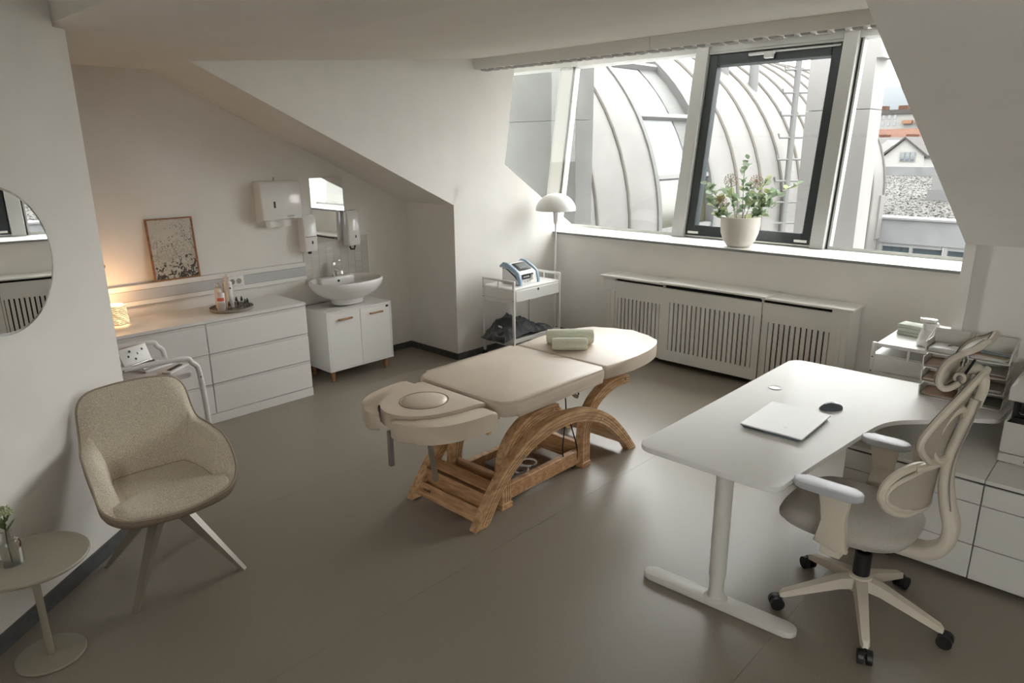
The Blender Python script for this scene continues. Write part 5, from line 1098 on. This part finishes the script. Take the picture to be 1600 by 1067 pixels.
# ------------------------------------------------------------------ office chair
def see_through_mesh(name, c, a):
    m = mat(name, c, 0.8, noise=0.1, nscale=400); nt = m.node_tree; tr_ = nt.nodes.new('ShaderNodeBsdfTransparent'); mx = nt.nodes.new('ShaderNodeMixShader'); mx.inputs[0].default_value = a
    nt.links.new(nt.nodes['Principled BSDF'].outputs[0], mx.inputs[1]); nt.links.new(tr_.outputs[0], mx.inputs[2]); nt.links.new(mx.outputs[0], nt.nodes['Material Output'].inputs[0]); return m
def office_chair():
    CX, CY = -0.705, 2.893
    t = thing('office_chair', 'cream ergonomic office chair with a grey seat and looped headrest', 'office chair', (CX, CY, 0))
    CR = mat('cream_plastic', (0.62, 0.565, 0.47), 0.5); SF = mat('grey_seat_fabric', (0.42, 0.39, 0.35), 0.85, noise=0.06, nscale=150, bump=0.1, bscale=600, sheen=0.2)
    PADG = mat('grey_arm_pad', (0.46, 0.47, 0.50), 0.5); MESH = see_through_mesh('cream_mesh', (0.50, 0.45, 0.38), 0.38); LINE = mat('grey_piping', (0.27, 0.25, 0.22), 0.7)
    # five-star base
    for a in (146, -142, -67, 1.6, 74):
        c, s = math.cos(R(a)), math.sin(R(a)); rows = []
        for r_, z, w_, h_ in ((0.02, 0.155, 0.032, 0.05), (0.09, 0.145, 0.027, 0.045), (0.20, 0.11, 0.022, 0.036), (0.31, 0.075, 0.018, 0.026), (0.325, 0.066, 0.010, 0.016)):
            rows.append([(c*r_-s*w_, s*r_+c*w_, z-h_/2), (c*r_-s*w_*0.8, s*r_+c*w_*0.8, z+h_/2), (c*r_+s*w_*0.8, s*r_-c*w_*0.8, z+h_/2), (c*r_+s*w_, s*r_-c*w_, z-h_/2)])
        b = MB(); V = b.grid(rows, closed_u=True); b.bm.faces.new(V[0]); b.bm.faces.new(V[-1][::-1]); leg = b.build('base_arm', CR, t, 50)
        p = Vector((c*0.335, s*0.335, 0)); tg = Vector((-s, c, 0))
        w_ = MB()
        for sg in (-1, 1): w_.cyl(p+tg*sg*0.006+Vector((0, 0, 0.029)), p+tg*sg*0.026+Vector((0, 0, 0.029)), 0.029, seg=20)
        w_.box(tuple(p+Vector((0, 0, 0.045))), (0.03, 0.014, 0.03), Matrix.Rotation(R(a), 3, 'Z'), 0.004); w_.build('castor', BLACK, leg)
    MB().lathe([(0.045, 0.115), (0.05, 0.13), (0.045, 0.185), (0.03, 0.19)], 24).build('hub', CR, t)
    MB().lathe([(0.034, 0.185), (0.034, 0.29), (0.028, 0.295)], 20).build('gas_cover', BLACK, t); MB().cyl((0, 0, 0.29), (0, 0, 0.40), 0.016, seg=14).build('gas_column', CHROME, t)
    MB().span((-0.14, -0.09, 0.36), (0.12, 0.09, 0.412), 0.012).build('tilt_mechanism', BLACK, t)
    # seat
    n = 44; prof = [(0.05, 0.405), (0.80, 0.402), (0.93, 0.412), (0.985, 0.435), (0.99, 0.452), (0.95, 0.474), (0.85, 0.486), (0.55, 0.484), (0.05, 0.478)]
    rows = []
    for s_, z in prof:
        row = []
        for k in range(n):
            a = 2*PI*k/n; c, s2 = math.cos(a), math.sin(a)
            x = 0.265*s_*math.copysign(abs(c)**0.62, c); y = 0.255*s_*math.copysign(abs(s2)**0.62, s2)
            if x > 0: y *= 1-0.10*(x/0.265)**2
            row.append((x-0.075, y+0.02, z-0.030*max(0, (-x-0.12)/0.145)**2*(1 if z > 0.43 else 0.5)))
        rows.append(row)
    b = MB(); V = b.grid(rows, closed_u=True); b.bm.faces.new(V[0][::-1]); b.bm.faces.new(V[-1]); b.build('seat', SF, t, 80)
    # armrests
    for sg, y0 in ((-1, 2.60-CY), (1, 3.215-CY)):
        p = [(-0.115, 0.44), (-0.03, 0.42), (0.015, 0.425), (0.005, 0.46), (-0.012, 0.56), (0.0, 0.62), (0.01, 0.655), (-0.115, 0.655), (-0.10, 0.60), (-0.085, 0.54)]
        a = MB().prism(p, y0-0.016, y0+0.016, 'y', 0.006, 2).build('arm_post', CR, t, 40)
        MB().prism(rrect(-0.215 if sg < 0 else -0.155, y0-0.042, 0.045, y0+0.042, 0.038, 7), 0.655, 0.682, 'z', 0.009, 3).build('arm_pad', PADG, a, 50)
        yi = sg*0.13+0.02
        MB().span((-0.09, min(y0, yi), 0.385), (-0.01, max(y0, yi), 0.425), 0.008).build('arm_bracket', CR, a)
    # curved spine
    def ribbon(pts, w, th, name, m, y=0.02, par=None):
        C = crom([(x, 0, z) for x, z in pts], 6); rows = []
        for i, p in enumerate(C):
            tg = (C[min(i+1, len(C)-1)]-C[max(i-1, 0)]).normalized(); nr = Vector((tg.z, 0, -tg.x))
            u = i/(len(C)-1); ww = w(u) if callable(w) else w; tt = th(u) if callable(th) else th
            ring = []
            for k in range(12):
                a = 2*PI*k/12; ca, sa = math.cos(a), math.sin(a)
                ring.append(p+nr*(tt*math.copysign(abs(ca)**0.6, ca))+Vector((0, y+ww*math.copysign(abs(sa)**0.6, sa), 0)))
            rows.append(ring)
        b = MB(); V = b.grid(rows, closed_u=True); b.bm.faces.new(V[0][::-1]); b.bm.faces.new(V[-1]); return b.build(name, m, par or t, 60)
    sp = [(0.02, 0.385), (0.13, 0.372), (0.225, 0.385), (0.278, 0.440), (0.286, 0.52), (0.262, 0.60), (0.243, 0.70), (0.243, 0.80), (0.262, 0.90), (0.282, 0.99), (0.292, 1.05)]
    ribbon(sp, lambda u: 0.055-0.022*u, lambda u: 0.034-0.016*u, 'spine', CR)
    MB().tube([(p.x+0.02, 0.02-0.05+0.018*i/40, p.z) for i, p in enumerate(crom([(x, 0, z) for x, z in sp[5:]], 6))], 0.003, 5).build('spine_inlay', LINE, t)
    # backrest: curved surfaces wrapping forward at the sides
    def sheet(half_w, z0, z1, xm, wrap, th, name, m, skew=0.0, nz_=14, ny=18, rnd=0.35):
        f, g = [], []
        for i in range(nz_+1):
            v = -1+2*i/nz_; wv = (1-abs(v)**(2/rnd))**(rnd/2) if abs(v) < 1 else 0.0
            wv = max(wv, 0.35)
            r1, r2 = [], []
            for j in range(ny+1):
                u = -1+2*j/ny; y = half_w*wv*u; z = (z0+z1)/2+(z1-z0)/2*v*(1-0.06*u*u)
                x = xm((v+1)/2)-wrap*(abs(u)*wv)**2.0
                r1.append((x, 0.02+y, z)); r2.append((x+th, 0.02+y, z))
            f.append(r1); g.append(r2)
        b = MB(); A = b.grid(f); B = b.grid([r[::-1] for r in g])
        o = b.build(name, m, t, 60)
        border = [f[0][j] for j in range(ny+1)]+[f[i][ny] for i in range(1, nz_+1)]+[f[nz_][j] for j in range(ny-1, -1, -1)]+[f[i][0] for i in range(nz_-1, 0, -1)]
        MB().tube([Vector(p)+Vector((th/2, 0, 0)) for p in border], th*0.75, 7, True).build('rim', CR, o)
        MB().tube([Vector(p)+Vector((th/2-0.011, 0, 0)) for p in border], 0.004, 5, True).build('rim_piping', LINE, o)
        return o
    # upper backrest: shield outline that narrows to the neck
    def hw(v): return 0.23*(0.62+0.38*math.sin(PI*min(1, v/0.35)*0.5)) if v < 0.35 else 0.23-(0.23-0.045)*((v-0.35)/0.65)**1.5
    def xc(v): return 0.212+0.03*v+0.055*v*v
    f, g = [], []; nv, nu = 18, 16
    for i in range(nv+1):
        v = i/nv; r1, r2 = [], []
        for j in range(nu+1):
            u = -1+2*j/nu; y = hw(v)*u; x = xc(v)-0.05*(abs(y)/0.23)**2; z = 0.785+0.365*v-0.03*(1-v)**3*abs(u)**2*-1
            r1.append((x, 0.02+y, z)); r2.append((x+0.010, 0.02+y, z))
        f.append(r1); g.append(r2)
    b = MB(); b.grid(f); b.grid([r[::-1] for r in g]); ub = b.build('upper_backrest', MESH, t, 60)
    border = [f[0][j] for j in range(nu+1)]+[f[i][nu] for i in range(1, nv+1)]+[f[nv][j] for j in range(nu-1, -1, -1)]+[f[i][0] for i in range(nv-1, 0, -1)]
    MB().tube([Vector(p)+Vector((0.006, 0, 0)) for p in border], 0.013, 8, True).build('rim', CR, ub)
    MB().tube([Vector(p)+Vector((-0.007, 0, 0)) for p in border], 0.004, 5, True).build('rim_piping', LINE, ub)
    # lumbar support: two big rings left and right of the spine joined by a mesh pad
    lum = sheet(0.24, 0.575, 0.775, lambda v: 0.19+0.012*v, 0.10, 0.012, 'lumbar_support', MESH, nz_=12, rnd=0.9)
    for sg in (-1, 1):
        C = [(0.185-0.10*(abs(y)/0.24)**2, 0.02+y, z) for y, z in [(sg*(0.125+0.115*math.cos(2*PI*k/28)), 0.675+0.098*math.sin(2*PI*k/28)) for k in range(28)]]
        MB().tube(C, 0.0165, 9, True).build('lumbar_ring', CR, lum)
    MB().tube(crom([(0.16, 0.02-0.14, 0.765), (0.20, 0.02-0.08, 0.775), (0.235, 0.02, 0.79), (0.20, 0.02+0.08, 0.775), (0.16, 0.02+0.14, 0.765)], 6), 0.016, 9).build('lumbar_bridge', CR, lum)
    # carrier loop between spine and back
    for sg in (-1, 1):
        pts = crom([(0.250, 0.02, 0.80), (0.215, 0.02+sg*0.08, 0.80), (0.20, 0.02+sg*0.125, 0.87), (0.232, 0.02+sg*0.11, 0.985), (0.262, 0.02+sg*0.05, 1.01), (0.262, 0.02, 0.95)], 6)
        MB().tube(pts, 0.0145, 9).build('carrier_loop', CR, t)
    # headrest: curled pad on a swan-neck arm
    ribbon([(0.295, 1.02), (0.306, 1.085), (0.300, 1.13), (0.278, 1.155), (0.252, 1.15), (0.238, 1.125)], 0.026, 0.017, 'headrest_arm', CR)
    MB().cyl((0.238, -0.035, 1.125), (0.238, 0.075, 1.125), 0.021, seg=18).build('headrest_pivot', CR, t)
    MB().cyl((0.238, -0.039, 1.125), (0.238, -0.035, 1.125), 0.011, seg=14).build('pivot_bolt', STEEL, t)
    MB().tube([(0.25, -0.02, 1.14), (0.272, -0.02, 1.20)], 0.005, 6).build('headrest_spring', BLACK, t)
    hp = [(0.298, 1.268), (0.272, 1.243), (0.240, 1.224), (0.212, 1.199), (0.191, 1.163), (0.182, 1.118), (0.190, 1.094), (0.211, 1.086), (0.232, 1.098)]
    C = crom([(x, 0, z) for x, z in hp], 4); rows = []; rows2 = []
    for i, p in enumerate(C):
        u = i/(len(C)-1); w_ = 0.135*min(1, (0.30+3.2*u))**0.5*min(1, 0.45+3.0*(1-u))**0.5
        tg = (C[min(i+1, len(C)-1)]-C[max(i-1, 0)]).normalized(); nr = Vector((tg.z, 0, -tg.x))
        rows.append([p+Vector((-0.0, 0.02+w_*(-1+2*j/12), 0.012*abs(-1+2*j/12)**2)) for j in range(13)]); rows2.append([q+nr*-0.014 for q in rows[-1]][::-1])
    b = MB(); b.grid(rows); b.grid(rows2); hr = b.build('headrest', mat('headrest_pad', (0.60, 0.57, 0.51), 0.6), t, 70)
    nb = len(rows); bd = [rows[0][j] for j in range(13)]+[rows[i][12] for i in range(1, nb)]+[rows[nb-1][j] for j in range(11, -1, -1)]+[rows[i][0] for i in range(nb-2, 0, -1)]
    MB().tube([Vector(p)+Vector((0.006, 0, 0)) for p in bd], 0.0115, 8, True).build('rim', CR, hr)
    MB().tube([Vector(p)+Vector((-0.006, 0, 0.003)) for p in bd], 0.0035, 5, True).build('rim_piping', LINE, hr)
office_chair()
